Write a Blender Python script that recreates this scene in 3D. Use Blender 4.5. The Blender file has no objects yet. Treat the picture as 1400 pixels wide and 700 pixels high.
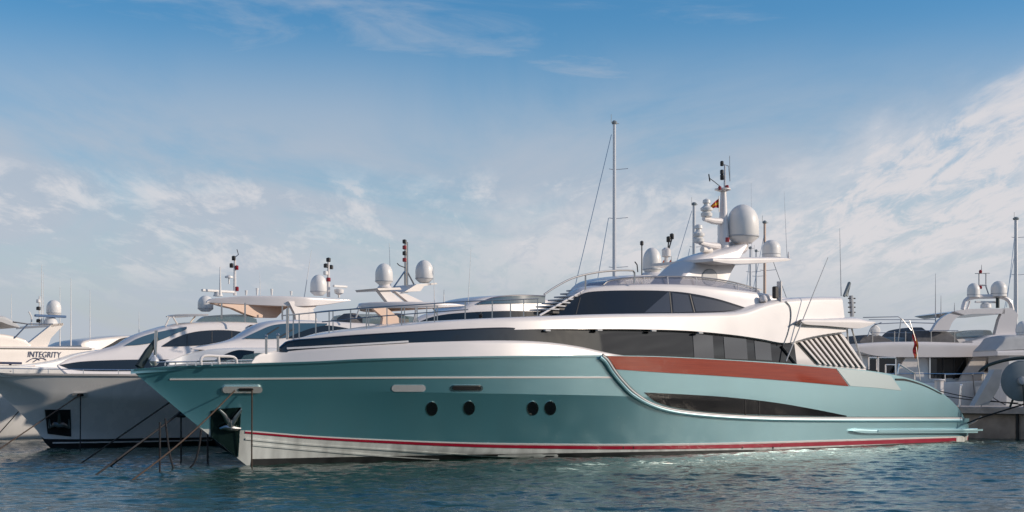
import bpy, math, random
import numpy as np
random.seed(7); rng = np.random.default_rng(11)
R = math.radians
sc = bpy.context.scene
COL = sc.collection
F, HZ, H = 1944.0, 540.0, 2.0          # focal length and horizon in photo pixels, eye height in metres

# ------------------------------------------------------------------ camera
cd = bpy.data.cameras.new('camera'); cam = bpy.data.objects.new('camera', cd); COL.objects.link(cam)
cam.location = (0, 0, H); cam.rotation_euler = (R(90), 0, 0)
cd.sensor_width = 36; cd.lens = 36*F/1400; cd.shift_y = (HZ-350)/1400
cd.clip_start = .5; cd.clip_end = 20000
sc.camera = cam

# ------------------------------------------------------------------ materials
def mat(name, col, rough=.4, metal=0., coat=0., var=0., vscale=3., bump=0., bscale=20., spec=.5, streak=False, em=None, alpha=None):
    m = bpy.data.materials.new(name); m.use_nodes = True
    nt = m.node_tree; b = nt.nodes['Principled BSDF']
    b.inputs['Base Color'].default_value = (*col, 1); b.inputs['Roughness'].default_value = rough
    b.inputs['Metallic'].default_value = metal; b.inputs['Coat Weight'].default_value = coat
    b.inputs['Coat Roughness'].default_value = .06; b.inputs['Specular IOR Level'].default_value = spec
    tc = nt.nodes.new('ShaderNodeTexCoord')
    if var > 0:
        mp = nt.nodes.new('ShaderNodeMapping'); nt.links.new(tc.outputs['Object'], mp.inputs[0])
        if streak: mp.inputs['Scale'].default_value = (2.2, 2.2, .35)
        n = nt.nodes.new('ShaderNodeTexNoise'); n.inputs['Scale'].default_value = vscale; n.inputs['Detail'].default_value = 6
        nt.links.new(mp.outputs[0], n.inputs['Vector'])
        r = nt.nodes.new('ShaderNodeValToRGB')
        r.color_ramp.elements[0].position = .3; r.color_ramp.elements[1].position = .7
        r.color_ramp.elements[0].color = (*[c*(1-var) for c in col], 1); r.color_ramp.elements[1].color = (*[min(1, c*(1+var*.6)) for c in col], 1)
        nt.links.new(n.outputs['Fac'], r.inputs[0]); nt.links.new(r.outputs[0], b.inputs['Base Color'])
        mr = nt.nodes.new('ShaderNodeMapRange'); mr.inputs['To Min'].default_value = rough*.75; mr.inputs['To Max'].default_value = min(1, rough*1.35)
        nt.links.new(n.outputs['Fac'], mr.inputs[0]); nt.links.new(mr.outputs[0], b.inputs['Roughness'])
    if bump > 0:
        n2 = nt.nodes.new('ShaderNodeTexNoise'); n2.inputs['Scale'].default_value = bscale; n2.inputs['Detail'].default_value = 4
        nt.links.new(tc.outputs['Object'], n2.inputs['Vector'])
        bp = nt.nodes.new('ShaderNodeBump'); bp.inputs['Strength'].default_value = bump; bp.inputs['Distance'].default_value = .02
        nt.links.new(n2.outputs['Fac'], bp.inputs['Height']); nt.links.new(bp.outputs[0], b.inputs['Normal'])
    return m
M = {}
M['teal'] = mat('teal_metallic_paint', (.028, .19, .25), .32, 0., .25, .10, .5, streak=True, bump=.25, bscale=.5)
def flake(m):                                        # metallic flake layer over the dark teal pigment
    nt = m.node_tree; b = nt.nodes['Principled BSDF']; out = nt.nodes['Material Output']
    f = nt.nodes.new('ShaderNodeBsdfPrincipled'); f.inputs['Base Color'].default_value = (.66, .90, .94, 1); f.inputs['Metallic'].default_value = 1
    f.inputs['Roughness'].default_value = .36
    b.inputs['Metallic'].default_value = 0
    for l in list(b.inputs['Normal'].links): nt.links.new(l.from_socket, f.inputs['Normal'])
    mx = nt.nodes.new('ShaderNodeMixShader'); mx.inputs[0].default_value = .52
    nt.links.new(b.outputs[0], mx.inputs[1]); nt.links.new(f.outputs[0], mx.inputs[2]); nt.links.new(mx.outputs[0], out.inputs['Surface'])
flake(M['teal'])
M['white'] = mat('white_gelcoat', (.70, .66, .64), .32, 0, .6, .05, .8)
M['cream'] = mat('cream_gelcoat', (.72, .66, .60), .38, 0, .4, .06, .8)
M['shell'] = mat('white_hull_paint', (.76, .75, .73), .25, 0, .6, .06, .6, streak=True)
M['bottom'] = mat('white_bottom_paint', (.55, .57, .54), .45, 0, .3, .3, 1.2, streak=True)
M['black'] = mat('black_antifouling', (.012, .014, .015), .5, var=.4)
M['glass'] = mat('smoked_glass', (.006, .007, .009), .03, 0, 0, spec=.6)
M['sideglass'] = mat('dark_hull_glass', (.010, .009, .010), .10)
M['pane'] = mat('curtained_glass', (.03, .031, .036), .06, 0, 1.)
M['blueglass'] = mat('blue_tinted_glass', (.03, .07, .10), .04, 0, 1.)
M['palescreen'] = mat('tinted_acrylic_screen', (.16, .17, .24), .08, 0, 1.)
M['greenglass'] = mat('green_glass', (.10, .17, .17), .05, 0, 1.)
for k_ in ('palescreen', 'greenglass'): M[k_].node_tree.nodes['Principled BSDF'].inputs['Alpha'].default_value = .6
M['chrome'] = mat('polished_steel', (.72, .70, .68), .12, 1.)
M['satin'] = mat('satin_steel', (.75, .73, .70), .38, .6)
M['steel'] = mat('brushed_steel', (.42, .41, .40), .28, 1.)
M['alu'] = mat('painted_mast_alloy', (.55, .56, .58), .35, .3)
M['redstripe'] = mat('crimson_stripe_paint', (.32, .008, .03), .3, 0, .6, .1, 2)
M['darkrub'] = mat('dark_rubber', (.015, .03, .03), .5)
M['canvas'] = mat('grey_canvas', (.10, .10, .105), .85, var=.35, vscale=4, bump=.6, bscale=5)
M['tan'] = mat('tan_headliner', (.70, .50, .38), .55, var=.06)
M['dome'] = mat('radome_plastic', (.74, .72, .69), .42, 0, .1, .05, 3)
M['blackp'] = mat('black_plastic', (.015, .015, .016), .4)
M['red'] = mat('red_cloth', (.45, .02, .02), .7)
M['yellow'] = mat('yellow_cloth', (.75, .40, .02), .7)
M['redlens'] = mat('red_lens', (.25, .01, .02), .2)
M['rope'] = mat('brown_rope', (.06, .038, .025), .9, bump=.5, bscale=60)
M['ropeb'] = mat('dark_rope', (.012, .012, .014), .8)
M['navy'] = mat('navy_paint', (.015, .03, .09), .35)
M['blue'] = mat('blue_plastic', (.02, .09, .22), .4)
M['grey'] = mat('grey_paint', (.20, .23, .24), .5, var=.12)
M['lgrey'] = mat('pale_grey_paint', (.42, .43, .44), .5, var=.1)
M['silver'] = mat('silver_sheen', (.55, .63, .64), .38, .7)  # colour of the sheen painted on the teal quarter
# varnished mahogany with a grain along the hull
def wood():
    m = mat('varnished_mahogany', (.30, .06, .022), .16, 0, 1.)
    nt = m.node_tree; b = nt.nodes['Principled BSDF']; tc = nt.nodes['Texture Coordinate']
    mp = nt.nodes.new('ShaderNodeMapping'); mp.inputs['Scale'].default_value = (.35, 3, 14); nt.links.new(tc.outputs['Object'], mp.inputs[0])
    n = nt.nodes.new('ShaderNodeTexNoise'); n.inputs['Scale'].default_value = 2.2; n.inputs['Detail'].default_value = 8; nt.links.new(mp.outputs[0], n.inputs['Vector'])
    r = nt.nodes.new('ShaderNodeValToRGB'); r.color_ramp.elements[0].position = .3; r.color_ramp.elements[1].position = .72
    r.color_ramp.elements[0].color = (.24, .028, .010, 1); r.color_ramp.elements[1].color = (.33, .045, .015, 1)
    nt.links.new(n.outputs['Fac'], r.inputs[0]); nt.links.new(r.outputs[0], b.inputs['Base Color']); return m
M['wood'] = wood()
def concrete():
    m = mat('weathered_concrete', (.36, .30, .25), .9, var=.5, vscale=.9, bump=.8, bscale=3); return m
M['conc'] = concrete()
M['capstone'] = mat('quay_capstone', (.48, .42, .37), .85, var=.3, vscale=2, bump=.5, bscale=8)

# ------------------------------------------------------------------ mesh helpers
def link(name, me, m, parent=None, smooth=True, ang=35):
    me.validate()
    for p in me.polygons: p.use_smooth = smooth
    if smooth: me.set_sharp_from_angle(angle=R(ang))
    ms = m if isinstance(m, (list, tuple)) else [m]
    for x in ms: me.materials.append(M[x] if isinstance(x, str) else x)
    o = bpy.data.objects.new(name, me); COL.objects.link(o)
    if parent is not None: o.parent = parent
    return o
def mk(name, V, Fc, m, parent=None, smooth=True, ang=35):
    me = bpy.data.meshes.new(name); me.from_pydata([tuple(map(float, v)) for v in V], [], Fc); me.update()
    import bmesh
    bm = bmesh.new(); bm.from_mesh(me); bmesh.ops.remove_doubles(bm, verts=bm.verts, dist=1e-5)
    bmesh.ops.recalc_face_normals(bm, faces=bm.faces); bm.to_mesh(me); bm.free()
    return link(name, me, m, parent, smooth, ang)
class MB:
    def __init__(s): s.V = []; s.F = []
    def add(s, V, Fc):
        k = len(s.V); s.V += [tuple(v) for v in V]; s.F += [tuple(i+k for i in f) for f in Fc]; return s
    def tube(s, pts, r, n=8, cap=True):
        P = np.array(pts, float); m = len(P); rr = np.ones(m)*r if np.isscalar(r) else np.array(r)
        T = np.gradient(P, axis=0); T /= np.linalg.norm(T, axis=1)[:, None]+1e-9
        up = np.array([0, 0, 1.]) if abs(T[0][2]) < .9 else np.array([1., 0, 0])
        V = []
        for i in range(m):
            u = np.cross(T[i], up); u /= np.linalg.norm(u)+1e-9; v = np.cross(u, T[i]); up = v
            for k in range(n):
                a = 2*math.pi*k/n; V.append(P[i]+rr[i]*(math.cos(a)*u+math.sin(a)*v))
        Fc = [(i*n+k, i*n+(k+1) % n, (i+1)*n+(k+1) % n, (i+1)*n+k) for i in range(m-1) for k in range(n)]
        if cap: Fc += [tuple(range(n)), tuple(range((m-1)*n, m*n))]
        return s.add(V, Fc)
    def lathe(s, c, prof, n=24, axis='z'):
        V = []
        for (r, z) in prof:
            for k in range(n):
                a = 2*math.pi*k/n
                p = (r*math.cos(a), r*math.sin(a), z)
                if axis == 'y': p = (p[0], z, p[1])
                if axis == 'x': p = (z, p[0], p[1])
                V.append((c[0]+p[0], c[1]+p[1], c[2]+p[2]))
        m = len(prof)
        Fc = [(i*n+k, i*n+(k+1) % n, (i+1)*n+(k+1) % n, (i+1)*n+k) for i in range(m-1) for k in range(n)]
        Fc += [tuple(range(n)), tuple(range((m-1)*n, m*n))]
        return s.add(V, Fc)
    def box(s, c, d, rot=0, ch=None):
        ch = min(d)*.18 if ch is None else ch
        hx, hy, hz = d[0]/2, d[1]/2, d[2]/2; ca, sa = math.cos(rot), math.sin(rot)
        V = []
        for z, q in ((-hz, ch), (-hz+ch, 0), (hz-ch, 0), (hz, ch)):
            for x, y in ((-hx+q+ch*.0, -hy+q), (hx-q, -hy+q), (hx-q, hy-q), (-hx+q, hy-q)):
                V.append((c[0]+x*ca-y*sa, c[1]+x*sa+y*ca, c[2]+z))
        Fc = [(i*4+k, i*4+(k+1) % 4, i*4+4+(k+1) % 4, i*4+4+k) for i in range(3) for k in range(4)]+[(3, 2, 1, 0), (12, 13, 14, 15)]
        return s.add(V, Fc)
    def prism(s, poly, off):                       # poly: 3-D points, off: vector
        n = len(poly); o = np.array(off); P = [np.array(p) for p in poly]
        V = P+[p+o for p in P]
        return s.add(V, [tuple(range(n)), tuple(range(2*n-1, n-1, -1))]+[(i, (i+1) % n, n+(i+1) % n, n+i) for i in range(n)])
    def build(s, name, m, parent=None, smooth=True, ang=35): return mk(name, s.V, s.F, m, parent, smooth, ang)

def tag(o, label=None, cat=None, group=None, kind=None):
    if label: o['label'] = label
    if cat: o['category'] = cat
    if group: o['group'] = group
    if kind: o['kind'] = kind
    return o
def cr(pts, n=40):                                 # Catmull-Rom through points, even samples in chord length
    P = np.array(pts, float)
    if len(P) == 2: return P[0]+(P[1]-P[0])*np.linspace(0, 1, n)[:, None]
    L = np.concatenate([[0], np.cumsum(np.linalg.norm(np.diff(P, axis=0), axis=1)+1e-6)])
    T = np.zeros_like(P)
    for i in range(len(P)):
        a, b = max(i-1, 0), min(i+1, len(P)-1); T[i] = (P[b]-P[a])/(L[b]-L[a])
    q = np.linspace(0, L[-1], n); out = []
    for x in q:
        i = min(max(np.searchsorted(L, x, side='right')-1, 0), len(P)-2); h = L[i+1]-L[i]; u = (x-L[i])/h
        out.append((2*u**3-3*u**2+1)*P[i]+(u**3-2*u**2+u)*h*T[i]+(-2*u**3+3*u**2)*P[i+1]+(u**3-u**2)*h*T[i+1])
    return np.array(out)

# ------------------------------------------------------------------ a boat's own frame: s runs from bow to stern, t towards the near side, z up
def const(w): return lambda s, z: w+0*np.asarray(s, float)
class Boat:
    def __init__(b, name, label, cat, px, Y, yaw, group=None):
        b.O = np.array([(px-700)/F*Y, Y]); th = R(yaw); b.a = np.array([math.cos(th), math.sin(th)]); b.n = np.array([math.sin(th), -math.cos(th)])
        e = bpy.data.objects.new(name, None); COL.objects.link(e); e.location = (b.O[0], b.O[1], 0); e.rotation_euler = (0, 0, th)
        e.empty_display_size = 1; tag(e, label, cat, group); b.e = e
    def Yt(b, px, t):
        d = (px-700)/F; return (t+b.O@b.n)/(d*b.n[0]+b.n[1])
    def stz(b, px, py, Y):
        x = (px-700)/F*Y-b.O[0]; y = Y-b.O[1]
        return x*b.a[0]+y*b.a[1], x*b.n[0]+y*b.n[1], H+(HZ-py)/F*Y
    def pl(b, px, py, t=0.):
        s, _, z = b.stz(px, py, b.Yt(px, t)); return s, t, z
    def hit(b, px, py, tf):
        Y = np.linspace(b.Yt(px, 7.), b.Yt(px, -.02), 260); s, t, z = b.stz(px, py, Y)
        g = t-tf(s, z); k = np.where(g <= 0)[0]
        if len(k) == 0 or k[0] == 0: return b.pl(px, py, 0.)
        k = k[0]; u = g[k-1]/(g[k-1]-g[k]+1e-12)
        return s[k-1]+(s[k]-s[k-1])*u, t[k-1]+(t[k]-t[k-1])*u, z[k-1]+(z[k]-z[k-1])*u
    def L(b, p): return (p[0], -p[1], p[2])       # (s,t,z) -> local xyz
    def P(b, px, py, t=0.): return b.L(b.pl(px, py, t))
    def W(b, p):                                   # local xyz -> world
        x, y, z = p; w = b.O+b.a*x-b.n*y; return (w[0], w[1], z)
    def line(b, pts, tf, n=40):
        q = np.array([b.hit(x, y, tf) for x, y in cr(pts, n)]); return q
class Body:
    """closed lofted volume whose side outline is top/bot; w = half width as a function of s"""
    def __init__(B, b, name, m, top, bot, w, parent=None, tumble=.1, rad=.25, crown=.05, n=56, m_bot=None, inset=0.):
        B.b = b; wf = w if callable(w) else (lambda s: w+0*np.asarray(s, float)); B.w = wf; B.tumble = tumble
        T = b.line(top, lambda s, z: np.maximum(wf(s)-inset, .02), 90); Bt = b.line(bot, lambda s, z: wf(s), 90)
        i = np.argsort(T[:, 0]); j = np.argsort(Bt[:, 0])
        B.zt = lambda s: np.interp(s, T[i, 0], T[i, 2]); B.zb = lambda s: np.minimum(np.interp(s, Bt[j, 0], Bt[j, 2]), B.zt(s)-.004)
        s0, s1 = max(T[i[0], 0], Bt[j[0], 0]), min(T[i[-1], 0], Bt[j[-1], 0])
        B.s0, B.s1 = s0, s1
        u = np.linspace(0, 1, n); S = s0+(s1-s0)*(u*.6+.4*(1-np.cos(u*math.pi))/2)
        V = []; m_ = 0
        for s in S:
            zt, zb, wi = float(B.zt(s)), float(B.zb(s)), max(float(wf(s)), .02); h = zt-zb
            r = min(rad, .45*h, wi*.6); tt = wi-tumble*h
            tt = max(tt, wi*.3)
            half = [(wi-r*.25 if h > .1 else wi, zb)]+[(wi+(tt-wi)*k, zb+(h-r)*k+.12*r*(k == 0)) for k in (0.02, .25, .5, .75, 1.)]
            for a in (20, 40, 60, 80): half.append((tt-r+r*math.cos(R(a)), zt-r+r*math.sin(R(a))))
            for k in (.75, .5, .25): half.append(((tt-r)*k, zt+crown*min(1, h)*(1-k*k)))
            ring = half+[(0, zt+crown*min(1, h))]+[(-x, z) for x, z in reversed(half)]
            m_ = len(ring); V += [(s, -x, z) for x, z in ring]
        Fc = [(k*m_+q, k*m_+(q+1) % m_, (k+1)*m_+(q+1) % m_, (k+1)*m_+q) for k in range(n-1) for q in range(m_)]
        Fc += [tuple(range(m_)), tuple(range((n-1)*m_, n*m_))]
        B.o = mk(name, V, Fc, m, parent or b.e, True, 40)
    def surf(B, s, z):
        zb, zt = B.zb(s), B.zt(s); return np.maximum(B.w(s)-B.tumble*np.clip(z-zb, 0, np.maximum(zt-zb, 0)), .02)
def patch(b, name, m, top, bot, tf, off=.012, n=40, k=6, parent=None, deep=.03):
    A, C = cr(top, n), cr(bot, n); V = []; Vb = []
    for i in range(n):
        for q in range(k):
            p = A[i]+(C[i]-A[i])*q/(k-1); s, t, z = b.hit(p[0], p[1], tf)
            V.append((s, -(t+off), z)); Vb.append((s, -(t-deep), z))
    N = len(V); Fc = []
    for i in range(n-1):
        for q in range(k-1):
            a = i*k+q; Fc += [(a, a+1, a+k+1, a+k), (N+a, N+a+k, N+a+k+1, N+a+1)]
    rim = [q for q in range(k)]+[i*k+k-1 for i in range(1, n)]+[(n-1)*k+q for q in range(k-2, -1, -1)]+[i*k for i in range(n-2, 0, -1)]
    for i in range(len(rim)):
        a, c = rim[i], rim[(i+1) % len(rim)]; Fc.append((a, c, N+c, N+a))
    return mk(name, V+Vb, Fc, m, parent or b.e, True, 40)
def plan(s0, L, W, p=2.):
    return lambda s: W*(1-(1-np.clip((s-s0)/L, 0, 1))**p)+.06
def headliner(b, body, s0, s1, inset=.1):
    V = []; n = 24; body_o = body.o
    for s in np.linspace(s0, s1, n):
        z = float(body.zb(s))-.014; w = max(float(body.w(s))-inset, .05)
        V += [(s, y, z) for y in np.linspace(-w, w, 9)]+[(s, y, z+.04) for y in np.linspace(w, -w, 9)]
    Fc = [(i*18+q, i*18+(q+1) % 18, (i+1)*18+(q+1) % 18, (i+1)*18+q) for i in range(n-1) for q in range(18)]+[tuple(range(18)), tuple(range((n-1)*18, n*18))]
    mk('headliner', V, Fc, 'tan', body_o)
def stripe(b, name, m, pts, h, tf, parent=None, off=.012, n=60):     # h = height in metres (number or pair)
    P = b.line(pts, tf, n)
    if pts[-1][0] > 1310 and b is Y1:
        P = P[P[:, 0] < SEND-.4]; P = np.vstack([P, [SEND-.03, P[-1][1], P[-1][2]]]); n = len(P)
    hh = np.linspace(h[0], h[1], n) if not np.isscalar(h) else np.ones(n)*h
    V = []
    for (s, t, z), x in zip(P, hh):
        for dz, dt in ((0, off), (-x, off), (-x, -.03), (0, -.03)):
            V.append((s, -(float(tf(np.array([s]), np.array([z+dz]))[0])+dt), z+dz))
    Fc = [(i*4+q, i*4+(q+1) % 4, (i+1)*4+(q+1) % 4, (i+1)*4+q) for i in range(n-1) for q in range(4)]+[(0, 1, 2, 3), tuple(range(4*n-4, 4*n))]
    return mk(name, V, Fc, m, parent or b.e, True, 40)
def disc_on(b, name, m, cx, cy, rx, ry, tf, off=.015, parent=None, deep=.05, n=28):
    V = []; c = b.hit(cx, cy, tf); V.append((c[0], -(c[1]+off), c[2]))
    for dd in (off, -deep):
        for i in range(n):
            a = 2*math.pi*i/n; co, si = math.cos(a), math.sin(a)
            s, t, z = b.hit(cx+rx*co, cy+ry*si, tf); V.append((s, -(t+dd), z))
    Fc = [(0, 1+i, 1+(i+1) % n) for i in range(n)]+[(1+i, 1+(i+1) % n, 1+n+(i+1) % n, 1+n+i) for i in range(n)]+[tuple(range(1+n, 1+2*n))]
    return mk(name, V, Fc, m, parent or b.e, True, 40)
def oval_on(b, name, m, x0, x1, y0, y1, tf, off=.015, parent=None, p=4):
    cx, cy, rx, ry = (x0+x1)/2, (y0+y1)/2, (x1-x0)/2, (y1-y0)/2; xs = np.linspace(-1, 1, 26)
    xs = np.sign(xs)*(1-(1-abs(xs))**1.6)
    r = ry/rx
    def e(x):
        d = (abs(x)-(1-r))/r
        return math.sqrt(max(0, 1-d*d)) if d > 0 else 1.
    return patch(b, name, m, [(cx+rx*x, cy-ry*e(x)-.05) for x in xs], [(cx+rx*x, cy+ry*e(x)+.05) for x in xs], tf, off, 40, 3, parent)
def dome(b, parent, px, ybot, ytop, rpx, t, name='satellite_dome', m='dome', foot=True):
    """egg shaped radome standing on a short foot; px,ybot its foot, rpx its radius in pixels"""
    s, _, z0 = b.pl(px, ybot, t); _, _, z1 = b.pl(px, ytop, t); Y = b.Yt(px, t); r = rpx/F*Y; h = z1-z0
    prof = [(r*.55, 0), (r*.62, h*.03), (r*.93, h*.13), (r, h*.2), (r*1.0, h*.5)]
    hh = h*.5
    for a in range(10, 91, 10): prof.append((max(r*math.cos(R(a)), .002), h-hh+hh*math.sin(R(a))))
    if not foot: prof = [(r, 0)]+prof[3:]
    o = MB().lathe((s, -t, z0), prof, 32).build(name, m, parent, ang=60)
    MB().lathe((s, -t, z0+h*.16), [(r*1.004, 0), (r*1.022, h*.012), (r*1.022, h*.03), (r*1.004, h*.042)], 32).build('dome_seam', 'lgrey', o)
    return o
def antenna(b, parent, px0, y0, px1, y1, t, r=.012, name='whip_antenna', m='dome'):
    return MB().tube([b.P(px0, y0, t), b.P(px1, y1, t)], [r*1.5, r*.5], 6).build(name, m, parent)
def rope_px(name, label, pts, r, m, group=None, sag=0.):
    """free rope in world space: pts are world points"""
    P = np.array(pts, float); q = cr(P, 30)
    if sag: q[:, 2] -= sag*np.sin(np.linspace(0, math.pi, 30))
    o = MB().tube(q, r, 6).build(name, m); tag(o, label, 'rope', group); return o
def wpt(px, py, Y): return ((px-700)/F*Y, Y, H+(HZ-py)/F*Y)
def wwater(px, py): Y = F*H/(py-HZ); return ((px-700)/F*Y, Y, -.05)

class Hull:
    def __init__(K, b, stem, sheer, boot, bd=(3.4, 11, 2.2), bc=(3.0, 15, 1.7), chine=None, knuckle=None, send=None, aft=.0, flare=.5, mats=('teal', 'bottom'), aft0=.6, nst=110, sharp=50, gk=([0, 30], [.8, .8])):
        K.b = b
        st = np.array([b.pl(x, y, 0.) for x, y in cr(stem, 40)]); i = np.argsort(st[:, 2]); K.stz = st[i, 2]; K.sts = st[i, 0]
        K.ss = lambda z: np.interp(z, K.stz, K.sts)
        s_tip = st[:, 0].min(); K.s_tip = s_tip; zt0 = st[np.argmin(st[:, 0]), 2]
        # stem as z(s), continued under water
        js = np.argsort(st[:, 0]); sx = np.concatenate([st[js, 0], st[js[-1], 0]+np.array([1.5, 4, 60])]); sz = np.concatenate([st[js, 2], [-.55, -.9, -.9]])
        K.zk = lambda s: np.interp(s, sx, sz)
        K.send = send
        def bf(P, s0):
            Bm, Lg, p = P
            return lambda s: Bm*(1-(1-np.clip((s-s0)/Lg, 0, 1))**p)*(1-aft*np.clip((s-aft0*K.send)/((1-aft0)*K.send+.01), 0, 1)**2)*(1-.17*np.clip((s-K.send+3.2)/3.2, 0, 1)**2.5)
        K.bd = bf(bd, s_tip)
        D = b.line(sheer, lambda s, z: K.bd(s), 160); D = D[D[:, 0] < send-.45]; D = np.vstack([D, [send, 0, b.pl(sheer[-1][0], sheer[-1][1], float(K.bd(send)))[2]]]); i = np.argsort(D[:, 0]); dx_, dz_ = np.r_[s_tip, D[i, 0]], np.r_[zt0, D[i, 2]]; K.zd = lambda s: np.interp(s, dx_, dz_)
        # chine
        c0 = K.ss(np.array([K.b.pl(*chine[0], 0.)[2]]))[0]; bcs = bf(bc, c0)
        K.bc = lambda s: bcs(s)*(s > c0)*(1-.34*np.clip(1-(s-2)/12, 0, 1))
        C = b.line(chine, lambda s, z: K.bc(s), 60); i = np.argsort(C[:, 0]); zc0 = K.b.pl(*chine[0], 0.)[2]
        cx_, cz_ = np.r_[c0, C[i, 0]], np.r_[zc0, C[i, 2]]
        K.zc = lambda s: np.maximum(np.interp(s, cx_, cz_), K.zk(s)+.001)
        K.fl = lambda s: flare*np.clip(1-(s-s_tip)/(bd[1]*1.5), 0, 1)
        K.kf = .62; K.gk = gk
        Bo = b.line(boot, lambda s, z: K.surf(s, z), 80); i = np.argsort(Bo[:, 0])
        zb0 = K.b.pl(*boot[0], 0.)[2]; sb0 = K.ss(np.array([zb0]))[0]
        bx_, bz_ = np.r_[sb0, Bo[i, 0]], np.r_[zb0, Bo[i, 2]]
        K.zboot = lambda s: np.interp(s, bx_, bz_)
        S = np.unique(np.r_[np.linspace(s_tip+.02, s_tip+6, 45), np.linspace(s_tip+6, K.send-3.4, nst-60), np.linspace(K.send-3.4, K.send, 40)])
        up = []; lo = []
        for s in S:
            zk, zc, zd, zb = float(K.zk(s)), float(K.zc(s)), float(K.zd(s)), float(K.zboot(s))
            zb = min(max(zb, zk), zd-.01)
            zkn = min(max(zc+K.kf*(zd-zc), zb+.004), zd-.004); zu = list(np.linspace(zb, zkn, 11))+list(np.linspace(zkn, zd, 6))[1:]; zl = sorted(list(np.linspace(zk, zb, 12)))
            def tt(z): return 0.0 if z <= zk+1e-6 else float(K.surf(np.array([s]), np.array([z]))[0])
            up.append([(s, tt(z), z) for z in zu]); lo.append([(s, tt(z), z) for z in zl])
        def grid(rows, closetop):
            V = []; n = len(rows); m = len(rows[0])
            for r in rows:
                V += [(a, -t, z) for a, t, z in r]
                mid = [(r[-1][0], r[-1][1]*f, r[-1][2]-.12) for f in (-.9, -.3, .3, .9)] if closetop else []
                V += [(a, t, z) for a, t, z in mid]
                V += [(a, t, z) for a, t, z in reversed(r)]
            w = 2*m+(4 if closetop else 0)
            Fc = [(i*w+q, i*w+q+1, (i+1)*w+q+1, (i+1)*w+q) for i in range(n-1) for q in range(w-1)]
            if not closetop: Fc = [f for f in Fc if True and (f[0] % w) != m-1]
            Fc.append(tuple(range((n-1)*w, n*w)))
            return V, Fc
        V, Fc = grid(up, True); K.o = mk('hull', V, Fc, mats[0], b.e, True, sharp)
        V, Fc = grid(lo, False); K.ob = mk('hull_bottom', V, Fc, mats[1], b.e, True, 50)
    def surf(K, s, z):
        s = np.asarray(s, float); z = np.asarray(z, float)
        zk, zc, zd = K.zk(s), K.zc(s), K.zd(s); bc, bd = K.bc(s), K.bd(s)
        low = bc*np.clip((z-zk)/np.maximum(zc-zk, .01), 0, 1)
        v = np.clip((z-zc)/np.maximum(zd-zc, .01), 0, 1); f = K.fl(s)
        kf = K.kf; gk = np.interp(s, K.gk[0], K.gk[1]); g = np.where(v < kf, (v/kf)*(1-f*(1-v/kf))*gk, gk+(1-gk)*(v-kf)/(1-kf))
        side = bc+(bd-bc)*g
        r = np.where(z < zc, low, side)
        return np.where((z < zk) | (s > K.send+.3), -.5, r)

# ================================================================== MAIN YACHT
Y1 = Boat('motor_yacht', 'long teal and white motor yacht in front with a mahogany band along its side', 'yacht', 340, F*H/97, 42.7)
SEND = Y1.pl(1321, 600, 2.15)[0]
hull = Hull(Y1, stem=[(178, 505), (214, 535), (240, 557), (270, 582), (300, 606), (324, 626), (338, 637)],
    sheer=[(178, 505), (200, 503.5), (260, 500), (350, 497), (430, 494.5), (500, 491), (600, 488.5), (700, 487), (826, 486), (900, 487), (1000, 492), (1080, 497), (1140, 502.5), (1190, 507), (1225, 513), (1255, 521), (1280, 532), (1300, 547), (1312, 560), (1319, 572)],
    boot=[(284, 586.5), (335, 588.5), (430, 596), (540, 601.5), (620, 604.5), (700, 606), (860, 607), (1000, 605), (1160, 600.5), (1322, 596)],
    bd=(3.55, 20, 2.3), bc=(3.32, 25, 1.9), chine=[(290, 590), (335, 594), (430, 603), (540, 611.5), (640, 619), (770, 627), (900, 634), (1100, 636), (1322, 628)],
    send=SEND, aft=.22, aft0=.55, flare=.3, sharp=5, gk=([-4, 2, 6, 10, 14, 20, 30], [.56, .58, .72, .80, .78, .66, .63]))
hs = hull.surf
ho = hull.o
tag(hull.o, 'teal topsides, dark at the bow and pale towards the stern')
stripe(Y1, 'white_line', 'white', [(232, 517.7), (400, 516.5), (600, 515), (838, 514.7)], (.04, .055), hs, ho, off=.02)
stripe(Y1, 'boot_line', 'white', [(335, 588.5), (430, 596), (540, 601.5), (620, 604.5), (700, 606), (860, 607), (1000, 605), (1160, 600.5), (1323, 596)], (.03, .05), hs, ho)
stripe(Y1, 'red_stripe', 'redstripe', [(335, 590), (430, 597.5), (540, 603.2), (620, 606.5), (700, 608.5), (860, 609.7), (1000, 607.7), (1160, 603), (1323, 598)], (.05, .17), hs, ho, off=.016)
def zrow(name, m, s0, s1, z0f, z1f, off=.012, n=60, parent=None):   # patch in boat metres
    V = []
    for s in np.linspace(s0, s1, n):
        a, c = z0f(s), z1f(s)
        for z, d in ((c, off), ((a+c)/2, off), (a, off), (a, -.03), (c, -.03)):
            V.append((s, -(max(float(hs(np.array([s]), np.array([z]))[0]), 0)+d), z))
    Fc = [(i*5+q, i*5+(q+1) % 5, (i+1)*5+(q+1) % 5, (i+1)*5+q) for i in range(n-1) for q in range(5)]+[tuple(range(5)), tuple(range(5*n-5, 5*n))]
    return mk(name, V, Fc, m, parent or Y1.e, True, 40)
for x in (851, 865, 1014, 1056): patch(Y1, 'drain_mark', 'blackp', [(x, 610.5), (x+1.2, 610.5)], [(x, 613.5), (x+1.2, 613.5)], hs, .022, 3, 3, ho)
zrow('antifouling', 'black', .05, 33.0, lambda s: -.25, lambda s: .15*max(0, 1-s/19.)**.6+.045, parent=hull.ob)
stripe(Y1, 'spray_rail', 'bottom', [(345, 607), (420, 614), (520, 622.5), (600, 628)], (.05, .03), hs, hull.ob, off=.03)
stripe(Y1, 'spray_rail', 'bottom', [(335, 599), (420, 607), (540, 615), (660, 623), (760, 627.5)], (.045, .03), hs, hull.ob, off=.03)
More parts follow.
